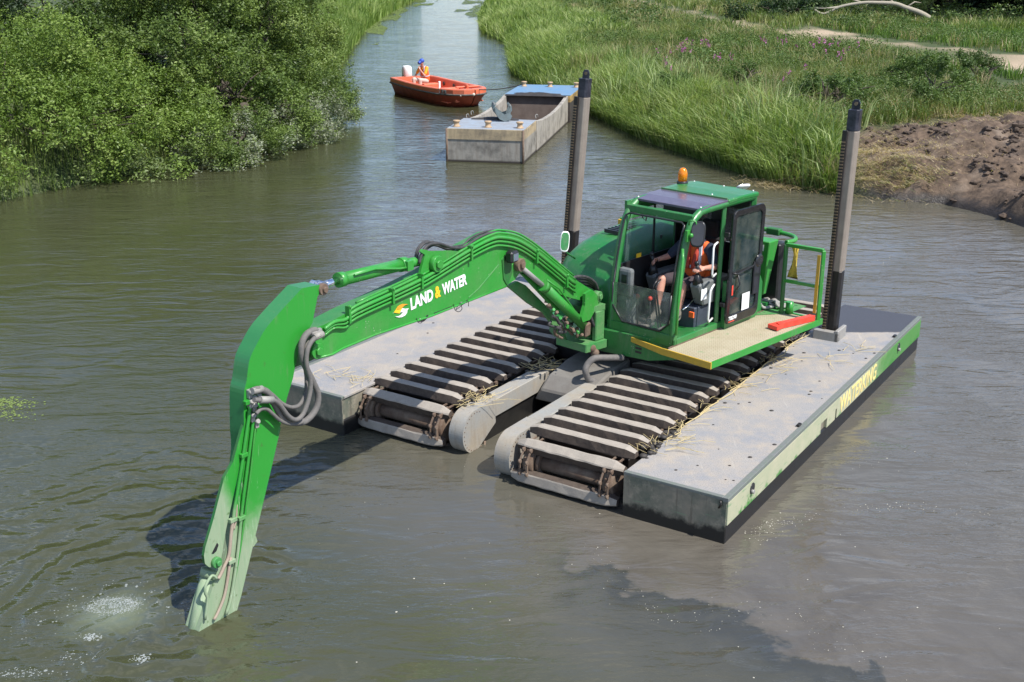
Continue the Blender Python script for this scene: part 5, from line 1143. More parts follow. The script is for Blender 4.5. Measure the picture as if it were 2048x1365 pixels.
for k in range(34):
    v,u=rs.uniform(-1.12,-.05),rs.uniform(.2,5.2)
    if k>30: v=rs.uniform(-5.9,-5.1)
    c_=MF((v,u,HD+.003)); r=rs.uniform(.006,.022); b.ball(c_,Vector((r*1.4,r,r*.5)),6,world=True,k=4)
o=build('mud_crumbs',b,M['mud'],None); tag(o,'small crumbs of dark mud scattered on the grey pontoon decks','mud',None,'stuff')
b=MB()
for cx0,cy0,n_,s0 in ((-1.17,.75,24,.05),(-1.17,1.2,12,.04),(-3.50,2.25,26,.07),(-3.57,.78,14,.05),(-1.2,5.3,20,.06)):
    for k in range(n_): 
        c_=MF((cx0+rs.gauss(0,s0),cy0+rs.gauss(0,s0*2.5),HD+rs.uniform(-.02,.03))); r=rs.uniform(.015,.035); b.ball(c_,Vector((r*1.5,r*1.3,r*.8)),6,world=True,k=4)
o=build('weed_clods',b,M['mud'],None); tag(o,'clods of muddy weed caught between the tracks and the decks','weed',None,'stuff')

def foam(name,spots,mat,label,cat):
    """flat bubbles and flecks afloat; spots: (x,y,radius)"""
    b=MB()
    for x,y,r in spots:
        n=6; a0=rs.uniform(0,1); ring=[Vector((x+r*math.cos(a0+2*math.pi*k/n)*rs.uniform(.7,1.3),y+r*math.sin(a0+2*math.pi*k/n)*rs.uniform(.7,1.3),.002)) for k in range(n)]
        b.raw(ring+[Vector((x,y,.002+r*.5))],[(k,(k+1)%n,n) for k in range(n)],0,True)
    o=build(name,b,mat,None,recalc=False); tag(o,label,cat,None,'stuff'); return o
m,t,bs=newmat('foam_white'); bs.inputs['Base Color'].default_value=(.50,.54,.52,1); bs.inputs['Roughness'].default_value=.05; bs.inputs['Alpha'].default_value=.42; bs.inputs['IOR'].default_value=1.5; M['foam']=m
sp=[]
def clus(px,py,n,sx_,sy_,rm=.012,ring=False):
    c_=atz(px,py,0)
    for k in range(n):
        if ring: an=rs.uniform(0,2*math.pi); q=rs.gauss(1,.16); x,y=c_.x+sx_*math.cos(an)*q,c_.y+sy_*math.sin(an)*q
        else: x,y=c_.x+rs.gauss(0,sx_),c_.y+rs.gauss(0,sy_)
        sp.append((x,y,abs(rs.gauss(0,rm))+.0025))
clus(228,1210,620,.12,.07,.0022); clus(226,1212,700,.20,.115,.0022,True); clus(180,1276,110,.045,.025,.004); clus(283,1318,110,.045,.03,.004); clus(160,1318,60,.12,.05,.003)
for k in range(130):
    an=rs.uniform(rad(20),rad(200)); c_=atz(225,1250,0); q=rs.uniform(.55,1.05); sp.append((c_.x+.85*q*math.cos(an),c_.y+.75*q*math.sin(an),abs(rs.gauss(0,.005))+.002))
clus(60,1345,60,.14,.03,.004); clus(20,1350,40,.08,.03,.004)
foam('water_foam',sp,M['foam'],'white bubbles boiling up where the arm stirs the water','foam')
sp=[]
fl=[(1150,1120),(1200,1165),(1260,1225),(1300,1250),(1345,1255),(1400,1275),(1440,1265),(1480,1240),(1560,1262),(1600,1275),(1640,1300),(1700,1330),(1760,1345)]
for a_,b_ in zip(fl[:-1],fl[1:]):
    for k in range(13):
        t_=rs.random(); p=atz(a_[0]+(b_[0]-a_[0])*t_+rs.uniform(-10,30),a_[1]+(b_[1]-a_[1])*t_-abs(rs.gauss(0,26))-4,0); sp.append((p.x,p.y,abs(rs.gauss(0,.0022))+.0012))
for x0,y0,x1,y1,n_ in ((1500,1060,1640,1030,60),(1520,1045,1600,1046,50),(1720,1015,1860,1012,40),(1790,1008,2000,1030,30),(1480,1070,1560,1062,40),(1500,1085,1545,1080,14),(1700,940,1850,900,14),(1690,775,1760,740,60),(1740,530,1790,520,30)):
    for k in range(n_):
        t_=rs.random(); p=atz(x0+(x1-x0)*t_+rs.gauss(0,4),y0+(y1-y0)*t_+rs.gauss(0,5),0); sp.append((p.x,p.y,abs(rs.gauss(0,.003))+.0015))
for k in range(90): p=atz(rs.uniform(500,2040),rs.uniform(900,1365),0); sp.append((p.x,p.y,abs(rs.gauss(0,.0035))+.0012))
foam('floating_flecks',sp,plain('pale_flecks',(.42,.40,.33),.5),'pale flecks and bits of straw drifting on the brown water','flecks')
# duckweed mats
b=MB()
for cx0,cy0,sx_,sy_,n_ in ((2,808,.22,.12,420),(0,832,.2,.10,160)):
    c_=atz(cx0,cy0,0)
    for k in range(n_):
        x,y,r=c_.x+rs.gauss(0,sx_),c_.y+rs.gauss(0,sy_),rs.uniform(.006,.018); b.raw([Vector((x-r,y,.003)),Vector((x,y-r,.004)),Vector((x+r,y,.003)),Vector((x,y+r,.004))],[(0,1,2,3)])
for (x0,x1,y0,y1,n_) in ((-11.4,-9.8,74,135,9000),(-5.5,-2.8,105,150,5000),(-11.4,-8.5,128,150,4000)):
    for k in range(n_):
        x,y,r=rs.uniform(x0,x1),rs.uniform(y0,y1),rs.uniform(.03,.12)
        if mnoise.noise(Vector((x*.5,y*.12,3)))<(.02 if x<-8 else -.02): continue
        x+= (fxL(y)+11.4) if x<-7 else 0
        b.raw([Vector((x-r,y,.003)),Vector((x,y-r,.012)),Vector((x+r,y,.003)),Vector((x,y+r,.012))],[(0,1,2,3)])
o=build('water_weed',b,plain('pale_green_weed',(.16,.22,.05),.7),None,recalc=False); tag(o,'pale green weed mats floating along the river edges','water weed',None,'stuff')
# ------------------------------------------------------------------ vegetation
def npmesh(name,co,loops,starts,totals,cols,mat,percorner=None):
    me=bpy.data.meshes.new(name); me.vertices.add(len(co)); me.vertices.foreach_set('co',co.astype(np.float32).ravel())
    me.loops.add(len(loops)); me.loops.foreach_set('vertex_index',loops.astype(np.int32)); me.polygons.add(len(starts))
    me.polygons.foreach_set('loop_start',starts.astype(np.int32)); me.polygons.foreach_set('loop_total',totals.astype(np.int32)); me.update(calc_edges=True)
    a_=me.attributes.new('tint','FLOAT_COLOR','POINT'); c4=np.ones((len(co),4),np.float32); c4[:,:3]=cols; a_.data.foreach_set('color',c4.ravel())
    me.materials.append(mat); return me
def leafmat(name,trans=.3,rough=.5,spec=.3):
    m,t,bs=newmat(name); at=nnode(t,'ShaderNodeAttribute',attribute_name='tint')
    t.links.new(at.outputs['Color'],bs.inputs['Base Color']); bs.inputs['Roughness'].default_value=rough; bs.inputs['Specular IOR Level'].default_value=spec
    tr=t.nodes.new('ShaderNodeBsdfTranslucent'); g=nnode(t,'ShaderNodeMix'); g.data_type='RGBA'; g.blend_type='MULTIPLY'; g.inputs['Factor'].default_value=1.; t.links.new(at.outputs['Color'],g.inputs['A']); g.inputs['B'].default_value=(1.5,1.6,.7,1)
    t.links.new(g.outputs['Result'],tr.inputs['Color']); mxs=t.nodes.new('ShaderNodeMixShader'); mxs.inputs[0].default_value=trans
    t.links.new(bs.outputs[0],mxs.inputs[1]); t.links.new(tr.outputs[0],mxs.inputs[2]); t.links.new(mxs.outputs[0],t.nodes['Material Output'].inputs['Surface']); return m
LM=leafmat('grass_blade',.28,.5,.35); LF=leafmat('leaf',.20,.5,.35)
def blades(name,x,y,z,h,an,lean,wd,col,droop=.25):
    """three-jointed grass blades; lean is the horizontal reach as a share of the height"""
    n=len(x); dx,dy=np.cos(an),np.sin(an); f=RNG.uniform(0,2*np.pi,n); wx,wy=np.cos(f)*wd/2,np.sin(f)*wd/2
    B=np.stack([x,y,z],-1); W_=np.stack([wx,wy,0*wx],-1); D=np.stack([dx,dy,0*dx],-1); Zu=np.array([0,0,1.])
    m=B+D*(lean*h*.35)[:,None]+Zu*(h*.62)[:,None]; tp=B+D*(lean*h)[:,None]+Zu*(h*(1-droop*lean))[:,None]
    co=np.stack([B-W_,B+W_,m+W_*.8,m-W_*.8,tp],1).reshape(-1,3); b0=np.arange(n)*5
    lp=np.stack([b0,b0+1,b0+2,b0+3,b0+3,b0+2,b0+4],-1).ravel(); st_=np.stack([np.arange(n)*7,np.arange(n)*7+4],-1).ravel(); tt=np.tile([4,3],n)
    cc=np.repeat(col,5,axis=0)
    return npmesh(name,co,lp,st_,tt,cc,LM)
def leaves(name,P,size,asp,col,nrm=None,spread=1.,mat=None):
    n=len(P); d=RNG.normal(size=(n,3)); d[:,2]*=.6
    d/=np.linalg.norm(d,axis=1)[:,None]
    nn=RNG.normal(size=(n,3))*spread+(nrm if nrm is not None else 0)+np.array([0,0,.35]); nn-=d*(nn*d).sum(1)[:,None]; nn/=np.linalg.norm(nn,axis=1)[:,None]
    s=np.cross(d,nn); L=size[:,None]; w=L*asp
    co=np.stack([P-d*L*.5,P-s*w*.5+nn*w*.12,P+d*L*.5,P+s*w*.5+nn*w*.12],1).reshape(-1,3)
    return npmesh(name,co,np.arange(n*4),np.arange(n)*4,np.full(n,4),np.repeat(col,4,axis=0),mat or LF)
def mixcol(stops,t):
    """stops: list of colours, t in 0..1"""
    t=np.clip(t,0,.9999)*(len(stops)-1); i=t.astype(int); f=(t-i)[:,None]; S=np.array(stops); return S[i]*(1-f)+S[i+1]*f
def stuffobj(name,me,label,cat):
    o=bpy.data.objects.new(name,me); C.objects.link(o); tag(o,label,cat,None,'stuff'); return o
def scatter(n,x0,x1,y0,y1): return RNG.uniform(x0,x1,n),RNG.uniform(y0,y1,n)
# ---- tall bright grass hanging over the water, right bank
def rbank(n,y0,y1,d0,d1,pw=1.):
    y=RNG.uniform(y0,y1,n); d=d0+(d1-d0)*RNG.random(n)**pw; return fxR(y)+d,y,d
X_,Y_,Hs,AN,LE,WD,CO=[],[],[],[],[],[],[]
def addb(x,y,h,an,le,wd,co): X_.append(x);Y_.append(y);Hs.append(h);AN.append(an);LE.append(le);WD.append(wd);CO.append(co)
def grasspatch(n,y0,y1,d0,d1,hm,wd,stops,pw=1.,lean=.5,toward=True,keepmud=.0,nz=.45,seed=0):
    nt_=max(4,n//34); tx,ty,td=rbank(nt_,y0,y1,d0,d1,pw); w_=RNG.integers(0,nt_,n); tr_=.10+.20*RNG.random(nt_)*(1+wd*18); ta=RNG.uniform(-np.pi,np.pi,nt_); th_=RNG.uniform(.55,1.25,nt_); tv_=RNG.normal(0,.28,nt_)
    ox,oy=RNG.normal(0,1,n)*tr_[w_],RNG.normal(0,1,n)*tr_[w_]; x,y=tx[w_]+ox,ty[w_]+oy; d=x-fxR(y)
    x=np.where(d<d0,fxR(y)+d0+RNG.random(n)*.3,x); d=x-fxR(y)
    k=(mudmask(x,y)<=.35+keepmud)&(pathd(x,y)>.9+1.1*RNG.random(n)+2.6*np.clip((x-15.5)/2,0,1)); x,y,d,w_,ox,oy=x[k],y[k],d[k],w_[k],ox[k],oy[k]; n=len(x)
    v=vnoise(x,y,nz,seed)*.6+vnoise(x,y,nz*3.1,seed+1)*.4
    h=hm*(.55+.7*v)*RNG.uniform(.6,1.15,n)*th_[w_]
    an=np.where(RNG.random(n)<.35,ta[w_]+RNG.normal(0,.5,n),np.arctan2(oy,ox)+RNG.normal(0,.5,n))
    col=mixcol(stops,v*.75+RNG.normal(.14,.13,n)+tv_[w_])*RNG.uniform(.8,1.2,(n,1))
    addb(x,y,h,an,np.abs(RNG.normal(lean,.22,n)),wd*RNG.uniform(.7,1.3,n),col)
BR=[(.075,.135,.025),(.145,.225,.045),(.23,.315,.078),(.37,.42,.17)]
MD=[(.06,.105,.020),(.11,.165,.034),(.18,.235,.058),(.28,.29,.12)]
DRY=[(.14,.16,.05),(.26,.25,.11),(.40,.34,.19)]
grasspatch(52000,26.5,46,-.15,2.6,.95,.024,BR,1.2,.70,True,seed=1)
grasspatch(45000,26.5,46,1.5,9,.60,.018,MD,1.,.45,False,seed=5)
grasspatch(9000,26.5,46,1.5,11,.75,.016,DRY,1.,.4,False,seed=9,nz=.25)
grasspatch(30000,44,66,-.15,3.,.85,.028,BR,1.,.6,True,seed=12)
grasspatch(42000,44,66,2,16,.60,.028,MD,1.,.4,False,seed=15)
grasspatch(9000,44,66,3,22,.75,.026,DRY,1.,.4,False,seed=19,nz=.22)
grasspatch(30000,64,100,-.2,6.,.9,.045,BR,1.,.5,True,seed=22)
grasspatch(42000,64,100,4,36,.7,.045,MD,1.,.4,False,seed=25)
grasspatch(16000,64,100,5,40,.8,.045,DRY,1.,.4,False,seed=29,nz=.15)
grasspatch(22000,98,150,-.2,12.,.9,.09,BR,1.,.4,True,seed=32)
grasspatch(34000,98,155,8,60,.8,.10,MD,1.,.4,False,seed=35)
grasspatch(9000,27.5,37,4.5,13,.45,.016,[(.16,.12,.06),(.30,.23,.12),(.45,.36,.2)],1.,.9,False,seed=44,nz=.5)
grasspatch(3500,26.5,50,-.1,3.2,1.15,.040,[(.12,.20,.05),(.25,.33,.12),(.40,.45,.22)],1.,.35,False,seed=46,nz=.9)
grasspatch(5000,26.5,50,-.1,4.,1.05,.014,DRY,1.,.25,False,seed=48,nz=.6)
# second growth on the far side of the track, to the right
grasspatch(26000,40,70,14,34,.6,.035,[(.05,.10,.016),(.10,.19,.03),(.16,.25,.05)],1.,.4,False,seed=41)
x,y=np.concatenate(X_),np.concatenate(Y_); z=ground_h(x,y)-.03
sel=x>fxR(y)-.4; z=np.where(x<fxR(y),-.05,z)
me=blades('bank_grass',x,y,z,np.concatenate(Hs),np.concatenate(AN),np.concatenate(LE),np.concatenate(WD),np.concatenate(CO))
stuffobj('bank_grass',me,'tall bright green grass covering the right hand river bank','grass')
# ---- left bank reeds far upstream
X_,Y_,Hs,AN,LE,WD,CO=[],[],[],[],[],[],[]
def lpatch(n,y0,y1,d1,hm,wd,stops,seed):
    y=RNG.uniform(y0,y1,n); d=RNG.uniform(-.2,d1,n); x=fxL(y)-d; v=vnoise(x,y,.5,seed)
    addb(x,y,hm*(.6+.6*v)*RNG.uniform(.7,1.2,n),RNG.uniform(0,6.28,n),np.abs(RNG.normal(.3,.15,n)),wd*RNG.uniform(.7,1.3,n),mixcol(stops,v*.7+RNG.normal(.15,.15,n)))
lpatch(9000,44,60,4,1.3,.03,BR,51); lpatch(16000,58,90,6,1.3,.045,BR,52); lpatch(22000,88,150,10,1.4,.10,BR,53); lpatch(9000,24,46,5,.8,.02,MD,55)
x,y=np.concatenate(X_),np.concatenate(Y_); z=np.maximum(ground_h(x,y)-.03,-.05)
me=blades('reeds',x,y,z,np.concatenate(Hs),np.concatenate(AN),np.concatenate(LE),np.concatenate(WD),np.concatenate(CO))
stuffobj('reeds',me,'tall light green reeds along the left bank upstream','reeds')
# ---- straw: flattened dry reeds at the mud and wisps over it
X_,Y_,Hs,AN,LE,WD,CO=[],[],[],[],[],[],[]
ST=[(.28,.20,.11),(.46,.37,.23),(.62,.52,.35)]
def straw(n,cx0,cy0,sx_,sy_,L,an0,asd,wd=.012,green=0.):
    x,y=RNG.normal(cx0,sx_,n),RNG.normal(cy0,sy_,n); col=mixcol(ST,RNG.random(n))
    if green: k=RNG.random(n)<green; col[k]=mixcol([(.10,.15,.03),(.20,.24,.07)],RNG.random(k.sum()))
    addb(x,y,L*RNG.uniform(.12,.35,n),RNG.normal(an0,asd,n),RNG.uniform(2.2,4.5,n),np.full(n,wd),col)
straw(2600,7.55,29.0,.62,.42,.5,rad(215),.35); straw(900,8.9,27.9,.5,.35,.4,rad(220),.8,green=.3); straw(700,9.5,27.3,.4,.25,.4,rad(200),.9,green=.3)
straw(900,9.2,29.2,.5,.6,.4,rad(230),.7); straw(1100,12.5,34.5,1.6,1.4,.5,rad(200),.6,green=.2); straw(900,11,32.2,1.8,.8,.45,rad(210),.7,green=.2); straw(700,14.,33,1.2,1.5,.5,rad(200),.6); straw(500,10.2,28.2,.7,.6,.35,rad(210),1.)
x,y=RNG.uniform(8,17,700),RNG.uniform(26,34,700); addb(x,y,np.full(700,.06),RNG.uniform(0,6.28,700),RNG.uniform(2.,5,700),np.full(700,.010),mixcol(ST,RNG.random(700)))
x,y=np.concatenate(X_),np.concatenate(Y_); z=np.maximum(ground_h(x,y),.0)+.015
me=blades('flattened_reeds',x,y,z,np.concatenate(Hs),np.concatenate(AN),np.concatenate(LE),np.concatenate(WD),np.concatenate(CO),droop=.16)
stuffobj('flattened_reeds',me,'flattened straw coloured dry reeds at the edge of the bare mud','reeds')
# ---- clods on the bare mud
n=2600; x,y=RNG.uniform(7.5,17,n),RNG.uniform(24.5,34.5,n); k=(mudmask(x,y)>.6)&(x>fxR(y)+.05)&(vnoise(x,y,.9,77)*.6+vnoise(x,y,2.7,78)*.4>.42); x,y=x[k],y[k]; z=ground_h(x,y)
b=MB()
for i in range(len(x)):
    r=min(.17,.018+abs(RNG.normal(0,.036))); c_=Vector((x[i],y[i],z[i]+r*.15)); s0=len(b.v); b.ball(c_,Vector((r*RNG.uniform(.8,1.6),r*RNG.uniform(.8,1.5),r*RNG.uniform(.5,.9))),7,world=True,k=5)
    for j in range(s0,len(b.v)): q=b.v[j]-c_; b.v[j]=c_+q*(1+.55*mnoise.noise(b.v[j]*14))
    for j in range(len(b.s)-1,-1,-1):
        if b.s[j] is False: break
        b.s[j]=False
o=build('mud_clods',b,dirty('clod_of_river_mud',(.055,.038,.027),(.21,.15,.105),.6,6,.85,0,.7),None,recalc=False); tag(o,'dark clods of dug mud scattered over the bare right bank','mud',None,'stuff')
# ---- nettles and herbs: leafy clumps over the bank
def herbs(n,y0,y1,d0,d1,size,hm,seed,stops,thr=.45,per=46,xmax=None):
    x,y,d=rbank(n,y0,y1,d0,d1); v=vnoise(x,y,.38,seed)*.6+vnoise(x,y,1.3,seed+2)*.4
    k=(v>thr)&(mudmask(x,y)<.3)&(pathd(x,y)>2.4+1.6*np.clip((x-15.5)/2,0,1)); x,y,v=x[k],y[k],v[k]; n=len(x); z=ground_h(x,y)
    h=hm*(.5+1.1*(v-thr))*RNG.uniform(.8,1.2,n)
    t_=RNG.random((n,per)); P=np.stack([x[:,None]+RNG.normal(0,.10+.03*size/.05,(n,per)),y[:,None]+RNG.normal(0,.10+.03*size/.05,(n,per)),z[:,None]+h[:,None]*(.25+.75*t_**.7)],-1).reshape(-1,3)
    col=mixcol(stops,np.repeat(v,per)*.8+RNG.normal(0,.2,n*per)); return P,np.full(n*per,size)*RNG.uniform(.6,1.3,n*per),col
parts=[herbs(2600,27.5,46,1.8,11,.055,.85,61,[(.05,.09,.02),(.09,.15,.034),(.15,.215,.055)]),herbs(2200,44,70,2.5,24,.085,.9,64,[(.05,.09,.02),(.09,.15,.034),(.15,.215,.055)]),herbs(2000,66,130,4,55,.17,1.3,68,[(.045,.085,.02),(.08,.13,.032),(.14,.19,.06)],per=40)]
P=np.concatenate([p[0] for p in parts]); S=np.concatenate([p[1] for p in parts]); K=np.concatenate([p[2] for p in parts])
stuffobj('bank_herbs',leaves('bank_herbs',P,S,.5,K),'darker nettles and weeds growing through the grass of the right bank','weeds')
# ---- flowering willowherb: magenta spikes
def spike_plants(name,spots,label):
    P=[];S=[];K=[]
    for (px,py,n,sx_) in spots:
        c_=atz(px,py,1.6)
        for k in range(n):
            x=c_.x+RNG.normal(0,sx_); y=c_.y+RNG.normal(0,sx_*1.6); z0=float(ground_h(np.array([x]),np.array([y]))[0]); h=RNG.uniform(.8,1.15)
            for j in range(46): P.append((x+RNG.normal(0,.07),y+RNG.normal(0,.07),z0+h*RNG.uniform(.1,.85))); S.append(.07); K.append((.08,.14,.035))
            for j in range(10): P.append((x+RNG.normal(0,.025),y+RNG.normal(0,.025),z0+h*RNG.uniform(.85,1.05))); S.append(.075); K.append((.42,.13,.33))
    o=stuffobj(name,leaves(name,np.array(P),np.array(S),.55,np.array(K)),label,'flowers'); return o
spike_plants('willowherb_flowers',[(1360,118,9,.35),(1400,112,7,.3),(1430,135,5,.4),(1345,140,4,.3),(1560,112,5,.4),(1640,118,7,.4),(1675,120,5,.3),(1580,180,3,.3),(1550,108,3,.3),(1660,140,4,.3)],'magenta flower spikes of willowherb in the grass of the right bank')
spike_plants('yellow_weeds',[(1385,82,8,.8)],'patch of yellow green flowering weed in the far grass') if False else None

# ------------------------------------------------------------------ bushes and trees
M['bark']=dirty('brown_bark',(.07,.055,.04),(.16,.14,.11),.6,8,.9,0,.6)
def bush(name,label,lobes,n_twigs,leafsize,stops,base,group=None,pale=None,per=13,asp=.42,twig=.16,cat='bush',jag=.36,limbs=7,inner=.28,gaps=.40,trunkh=None,seed=1,clump=.72,per_clump=115):
    """a crown of leaf clusters spread over and inside the given lobes (centre, radii); trunk and limbs below"""
    base=Vector(base); root=empty(name,base,label,cat,group)
    Ls=[(np.array(c),np.array(r)) for c,r in lobes]; wts=np.array([(r[0]*r[1]+r[1]*r[2]+r[0]*r[2]) for c,r in Ls]); wts/=wts.sum()
    which=RNG.choice(len(Ls),n_twigs,p=wts); d=RNG.normal(size=(n_twigs,3)); d/=np.linalg.norm(d,axis=1)[:,None]
    cs=np.array([Ls[i][0] for i in which]); rs_=np.array([Ls[i][1] for i in which])
    K_=max(8,n_twigs//int(per_clump)); cw=RNG.choice(len(Ls),K_,p=wts); cd_=RNG.normal(size=(K_,3)); cd_/=np.linalg.norm(cd_,axis=1)[:,None]; cr_=RNG.uniform(.55,1.25,K_)*clump
    pick=RNG.integers(0,K_,n_twigs); which=cw[pick]; cs=np.array([Ls[i][0] for i in which]); rs_=np.array([Ls[i][1] for i in which])
    q_=RNG.normal(size=(n_twigs,3)); q_/=np.linalg.norm(q_,axis=1)[:,None]; q_*=(1-.45*RNG.random(n_twigs)**1.6)[:,None]
    off=(cd_[pick]*rs_*RNG.uniform(.90,1.08,K_)[pick][:,None]+q_*cr_[pick][:,None]*np.array([1,1,.8]))/rs_; ln=np.linalg.norm(off,axis=1); d=off/ln[:,None]; shine=q_
    tint_=RNG.normal(0,.10,K_)[pick]
    inn=RNG.random(n_twigs)<.22; off[inn]=off[inn]/ln[inn][:,None]*RNG.uniform(.55,.85,inn.sum())[:,None]; ln=np.linalg.norm(off,axis=1)
    P=cs+off*rs_
    # lumpy outline and gaps from smooth noise
    nz=vnoise(P[:,0]*1.+P[:,2]*.7,P[:,1]*.6+P[:,2]*1.3,.9,seed)*.55+vnoise(P[:,0]+P[:,2],P[:,2]*1.1-P[:,1],2.3,seed+3)*.45
    rr=ln+jag*.35*(nz-.5)*2+np.where(RNG.random(n_twigs)<.07,RNG.uniform(0,.16,n_twigs),0)
    P=cs+d*rs_*rr[:,None]
    # drop what is buried in another lobe, below the water, and thin where the noise is low
    keep=(P[:,2]>.06)&(nz>gaps*RNG.random(n_twigs)*1.1)
    for i,(c_,r_) in enumerate(Ls):
        q=(((P-c_)/r_)**2).sum(1); keep&=~((q<.55)&(which!=i))
    P,d,nz,tint_=P[keep],(d*.5+shine)[keep],nz[keep],tint_[keep]; d/=np.linalg.norm(d,axis=1)[:,None]+1e-6; n=len(P)
    dirn=d*.8+RNG.normal(size=(n,3))*.45+np.array([0,0,.25]); dirn/=np.linalg.norm(dirn,axis=1)[:,None]
    t_=RNG.uniform(-.9,1,(n,per)); Q=(P[:,None,:]+dirn[:,None,:]*(t_*twig)[:,:,None]+RNG.normal(0,twig*.30,(n,per,3))).reshape(-1,3)
    v=np.repeat(nz*.8+RNG.normal(0,.08,n)+tint_,per)+RNG.normal(0,.12,n*per); col=mixcol(stops,v)*RNG.uniform(.85,1.15,(n*per,1))
    if pale is not None:
        zl,pc,am=pale; hz=Q[:,2]+(vnoise(Q[:,0]*1.2,Q[:,1]*1.2+Q[:,2]*.6,1.,seed+7)-.5)*2.2; k=np.clip((zl-hz)/.5,0,1)*am*(RNG.random(len(Q))<.75); col=col*(1-k[:,None])+mixcol(pc,RNG.random(len(Q)))*k[:,None]
    Q[:,2]=np.maximum(Q[:,2],.02)
    me=leaves('crown',Q-np.array(base),leafsize*RNG.uniform(.65,1.3,n*per),asp,col,np.repeat(d,per,axis=0)*1.1,.8)
    o=bpy.data.objects.new('crown',me); C.objects.link(o); o.parent=root
    b=MB(); rs2=random.Random(seed); top=sum((Vector(c) for c,_ in lobes),Vector())/len(lobes)
    th=trunkh or .8
    b.tube([base-Vector((0,0,.3)),base+Vector((.1,.05,th*.5)),base+(Vector((top.x,top.y,base.z))-base)*.15+Vector((0,0,th))],[.20,.16,.13],9,world=True)
    for k in range(limbs):
        c_,r_=lobes[k%len(lobes)]; e=base.lerp(Vector(c_)+Vector((rs2.uniform(-.6,.6)*r_[0],rs2.uniform(-.6,.6)*r_[1],rs2.uniform(-.1,.35)*r_[2])),.8); s_=base+Vector((0,0,th*.7)); m_=s_.lerp(e,.5)+Vector((rs2.uniform(-.3,.3),rs2.uniform(-.3,.3),-.1*r_[2]))
        b.tube(spl([s_,m_,e],5),[.10-.08*i/10 for i in range(11)],7,world=True)
        for j in range(5):
            f_=s_.lerp(e,.5+.1*j); g=e+Vector((rs2.gauss(0,.35)*r_[0],rs2.gauss(0,.35)*r_[1],rs2.uniform(0,.6)*r_[2])); b.tube([f_,f_.lerp(g,.5)+Vector((0,0,.1)),g],[.03,.022,.008],5,world=True)
    build('trunk',b,M['bark'],root); return root
SAL=[(.07,.12,.016),(.12,.19,.028),(.18,.255,.050),(.27,.33,.10)]
ALD=[(.046,.08,.015),(.092,.145,.027),(.15,.215,.046),(.24,.30,.095)]
DRK=[(.028,.052,.016),(.052,.088,.026),(.085,.13,.045)]
PALE=[(.20,.22,.15),(.34,.35,.28),(.46,.46,.40)]
bush('willow_bush','big yellow green willow bush overhanging the water at the left edge',[((-14.6,31.0,1.5),(4.4,3.3,2.6)),((-11.0,31.4,.9),(2.5,2.6,2.0)),((-12.2,29.4,.8),(2.6,2.6,1.5)),((-9.8,31.2,.5),(1.6,1.9,1.2)),((-16.5,28.6,1.2),(3.2,3.0,2.2))],36000,.085,SAL,(-13.6,31.5,.6),pale=(.75,[(.12,.16,.06),(.25,.28,.16)],.55),per=12,seed=3)
bush('alder_bush','dark green leafy bush at the river bend behind the yellow green willow',[((-9.6,39.0,2.9),(2.6,4.2,3.4)),((-8.3,35.2,1.3),(1.7,2.6,1.9)),((-8.3,42.5,2.6),(1.75,3.4,3.4)),((-10.6,36.,2.9),(2.6,3.0,2.6)),((-7.9,38.8,1.2),(1.5,2.6,1.7))],32000,.10,ALD,(-9.4,38.6,.7),per=12,seed=8,clump=.66)
bush('grey_willow_bush','low bush with silvery dusty leaves trailing in the water at the bend',[((-7.55,33.0,.35),(1.15,1.7,.95)),((-6.75,35.6,.5),(1.25,1.6,1.0)),((-6.15,38.6,.6),(.95,1.9,1.15)),((-8.1,31.6,.25),(.9,1.0,.8))],10500,.085,ALD,(-8.2,35.4,.4),pale=(1.0,PALE,.62),per=11,asp=.33,seed=13,limbs=8,clump=.38,per_clump=60)
bush('dark_tree','tall dark green tree filling the top left corner behind the bushes',[((-16.5,41,5.2),(4.2,4.2,4.2)),((-12.4,45.5,5.6),(3.4,4.0,4.6)),((-13.2,39.5,3.6),(2.6,3.0,2.8))],17000,.13,DRK,(-14.5,42.5,.9),per=11,cat='tree',trunkh=2.4,seed=17,clump=.85)
bush('hawthorn_tree','mid green tree standing behind the alder bush at the top edge',[((-10.6,50,4.2),(2.4,3.6,4.2)),((-10.2,46.5,5.6),(2.3,3.0,3.6))],12000,.12,ALD,(-11,49,.9),per=10,cat='tree',trunkh=2.2,seed=21,clump=.8)
bush('sallow_tree','pale green willow tree at the very top left corner',[((-21,36,4.0),(4.2,4.0,3.6)),((-18.5,33.5,2.6),(3.2,3.,2.6))],9000,.10,SAL,(-20,35.5,.9),per=11,cat='tree',trunkh=2.0,seed=23)
# shrubs on the right bank
for i,(px,py,r_,h_,lab,sd_) in enumerate(((1660,205,.85,1.1,'dark green leafy shrub in the middle of the right bank above the straw',31),(1865,205,.95,1.25,'large mid green shrub standing at the top of the bare mud',33),(1490,165,.6,.9,'small round dark shrub by the magenta flowers',35),(1350,165,.55,.8,'small shrub under the leftmost magenta flowers',37),(1820,170,.7,1.0,'shrub left of the bare sandy patch on the right bank',39),(1950,165,.9,.9,'spreading shrub at the right edge beyond the mud',41))):
    c_=atz(px,py,1.4); g_=float(ground_h(np.array([c_.x]),np.array([c_.y]))[0])
    bush('shrub',lab,[((c_.x,c_.y,g_+h_*.45),(r_,r_*1.2,h_*.62)),((c_.x+r_*.7,c_.y+.4,g_+h_*.3),(r_*.7,r_*.8,h_*.45))],1100,.075,[(.05,.09,.018),(.085,.145,.03),(.14,.21,.05)],(c_.x,c_.y,g_),group='shrubs on the right bank',clump=.25,per_clump=60,per=12,seed=sd_,limbs=5,trunkh=.2,twig=.11)
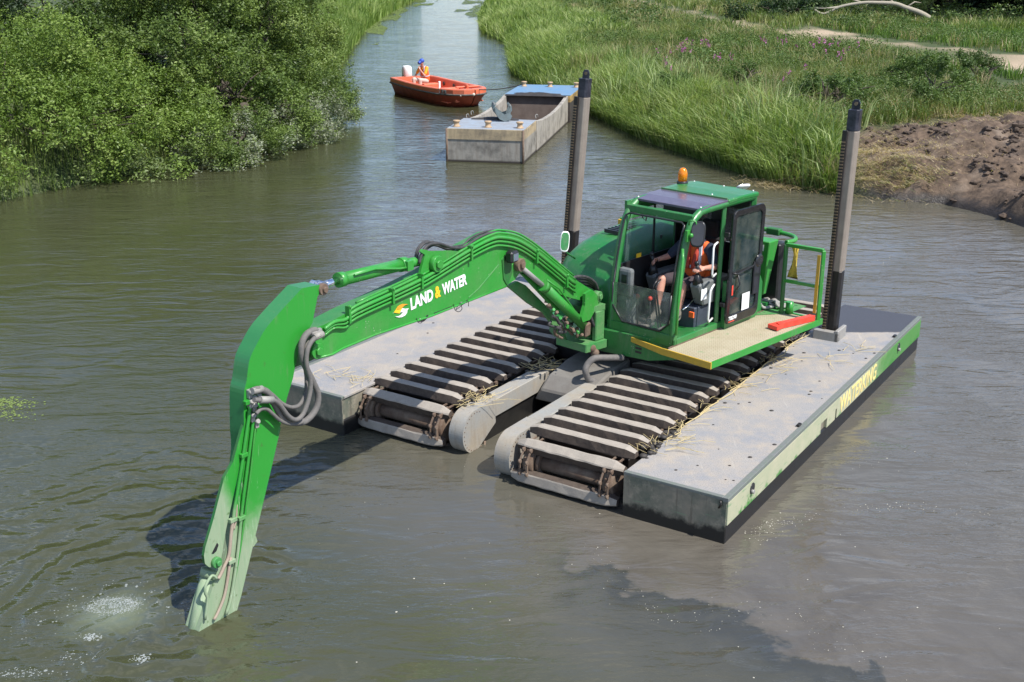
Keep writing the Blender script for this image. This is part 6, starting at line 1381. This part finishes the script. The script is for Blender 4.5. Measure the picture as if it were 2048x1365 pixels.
# dark trees at the top right, fallen limb, bushes in front
for i,(x,y,r_,lab,sd_) in enumerate(((34.5,79,6.5,'dense dark tree in deep shade at the top right corner',51),(42,86,8,'tall dark tree at the right edge behind the first dark tree',53),(30.5,92,6,'dark tree rising beyond the dead branch at the top edge',55))):
    g_=1.3; bush('dark_tree',lab,[((x,y-1.5,g_+r_*.95),(r_,r_,r_*.72)),((x,y+2.5,g_+1.2),(r_*.8,1.6,1.8))],8000,.30,[(.010,.022,.010),(.018,.034,.014),(.03,.05,.02)],(x,y,g_),group='dark trees at the top right',clump=1.2,per=10,cat='tree',twig=.4,trunkh=2.2,seed=sd_,inner=.5,gaps=.1)
bush('hazel_bush','light green bush in front of the dark trees at the top right',[((26.2,78,2.0),(1.9,1.6,1.1)),((28.2,80,2.2),(1.5,1.6,1.2))],2600,.2,MD[1:]+[(.14,.2,.06)],(29.5,80.5,1.3),per=10,seed=61,twig=.3)
bush('shadow_patch_bush','low dark bush standing in for shadow patches beside the sandy track at the top',[((16.6,78,1.6),(2.2,1.6,.8)),((19.8,78.5,1.6),(2.4,1.4,.7))],2600,.18,[(.02,.045,.012),(.04,.075,.018)],(18,78,1.3),per=10,seed=63,twig=.25,trunkh=.2)  # near-black leaf colours stand in for shadow patches on the far grass
b=MB()
dp=[(1625,18,1.8),(1648,28,1.5),(1680,14,2.2),(1725,6,2.6),(1760,6,2.7),(1790,8,2.6),(1812,16,2.5),(1840,26,2.3),(1862,40,1.9),(1872,56,1.4)]
pts=[atz(x,y,z) for x,y,z in dp]; yb=74.; pts=[Vector((0,0,CAMH))+ (p-Vector((0,0,CAMH)))*(yb/p.y) for p in pts]
b.tube(spl(pts,4),[.05+.15*i/36 for i in range(37)],8,world=True)
for k,(i0,dx,dz) in enumerate(((3,-1.6,.25),(5,-1.3,.5),(4,.9,.5),(2,-1.8,-.1),(6,1.0,.35))): b.tube([pts[i0],pts[i0]+Vector((dx*.5,0,dz)),pts[i0]+Vector((dx,.3,dz*.8))],[.06,.04,.015],6,world=True)
o=build('dead_branch',b,plain('bleached_wood',(.30,.27,.21),.85),None); tag(o,'long bare dead branch arching over the grass at the top right','branch')
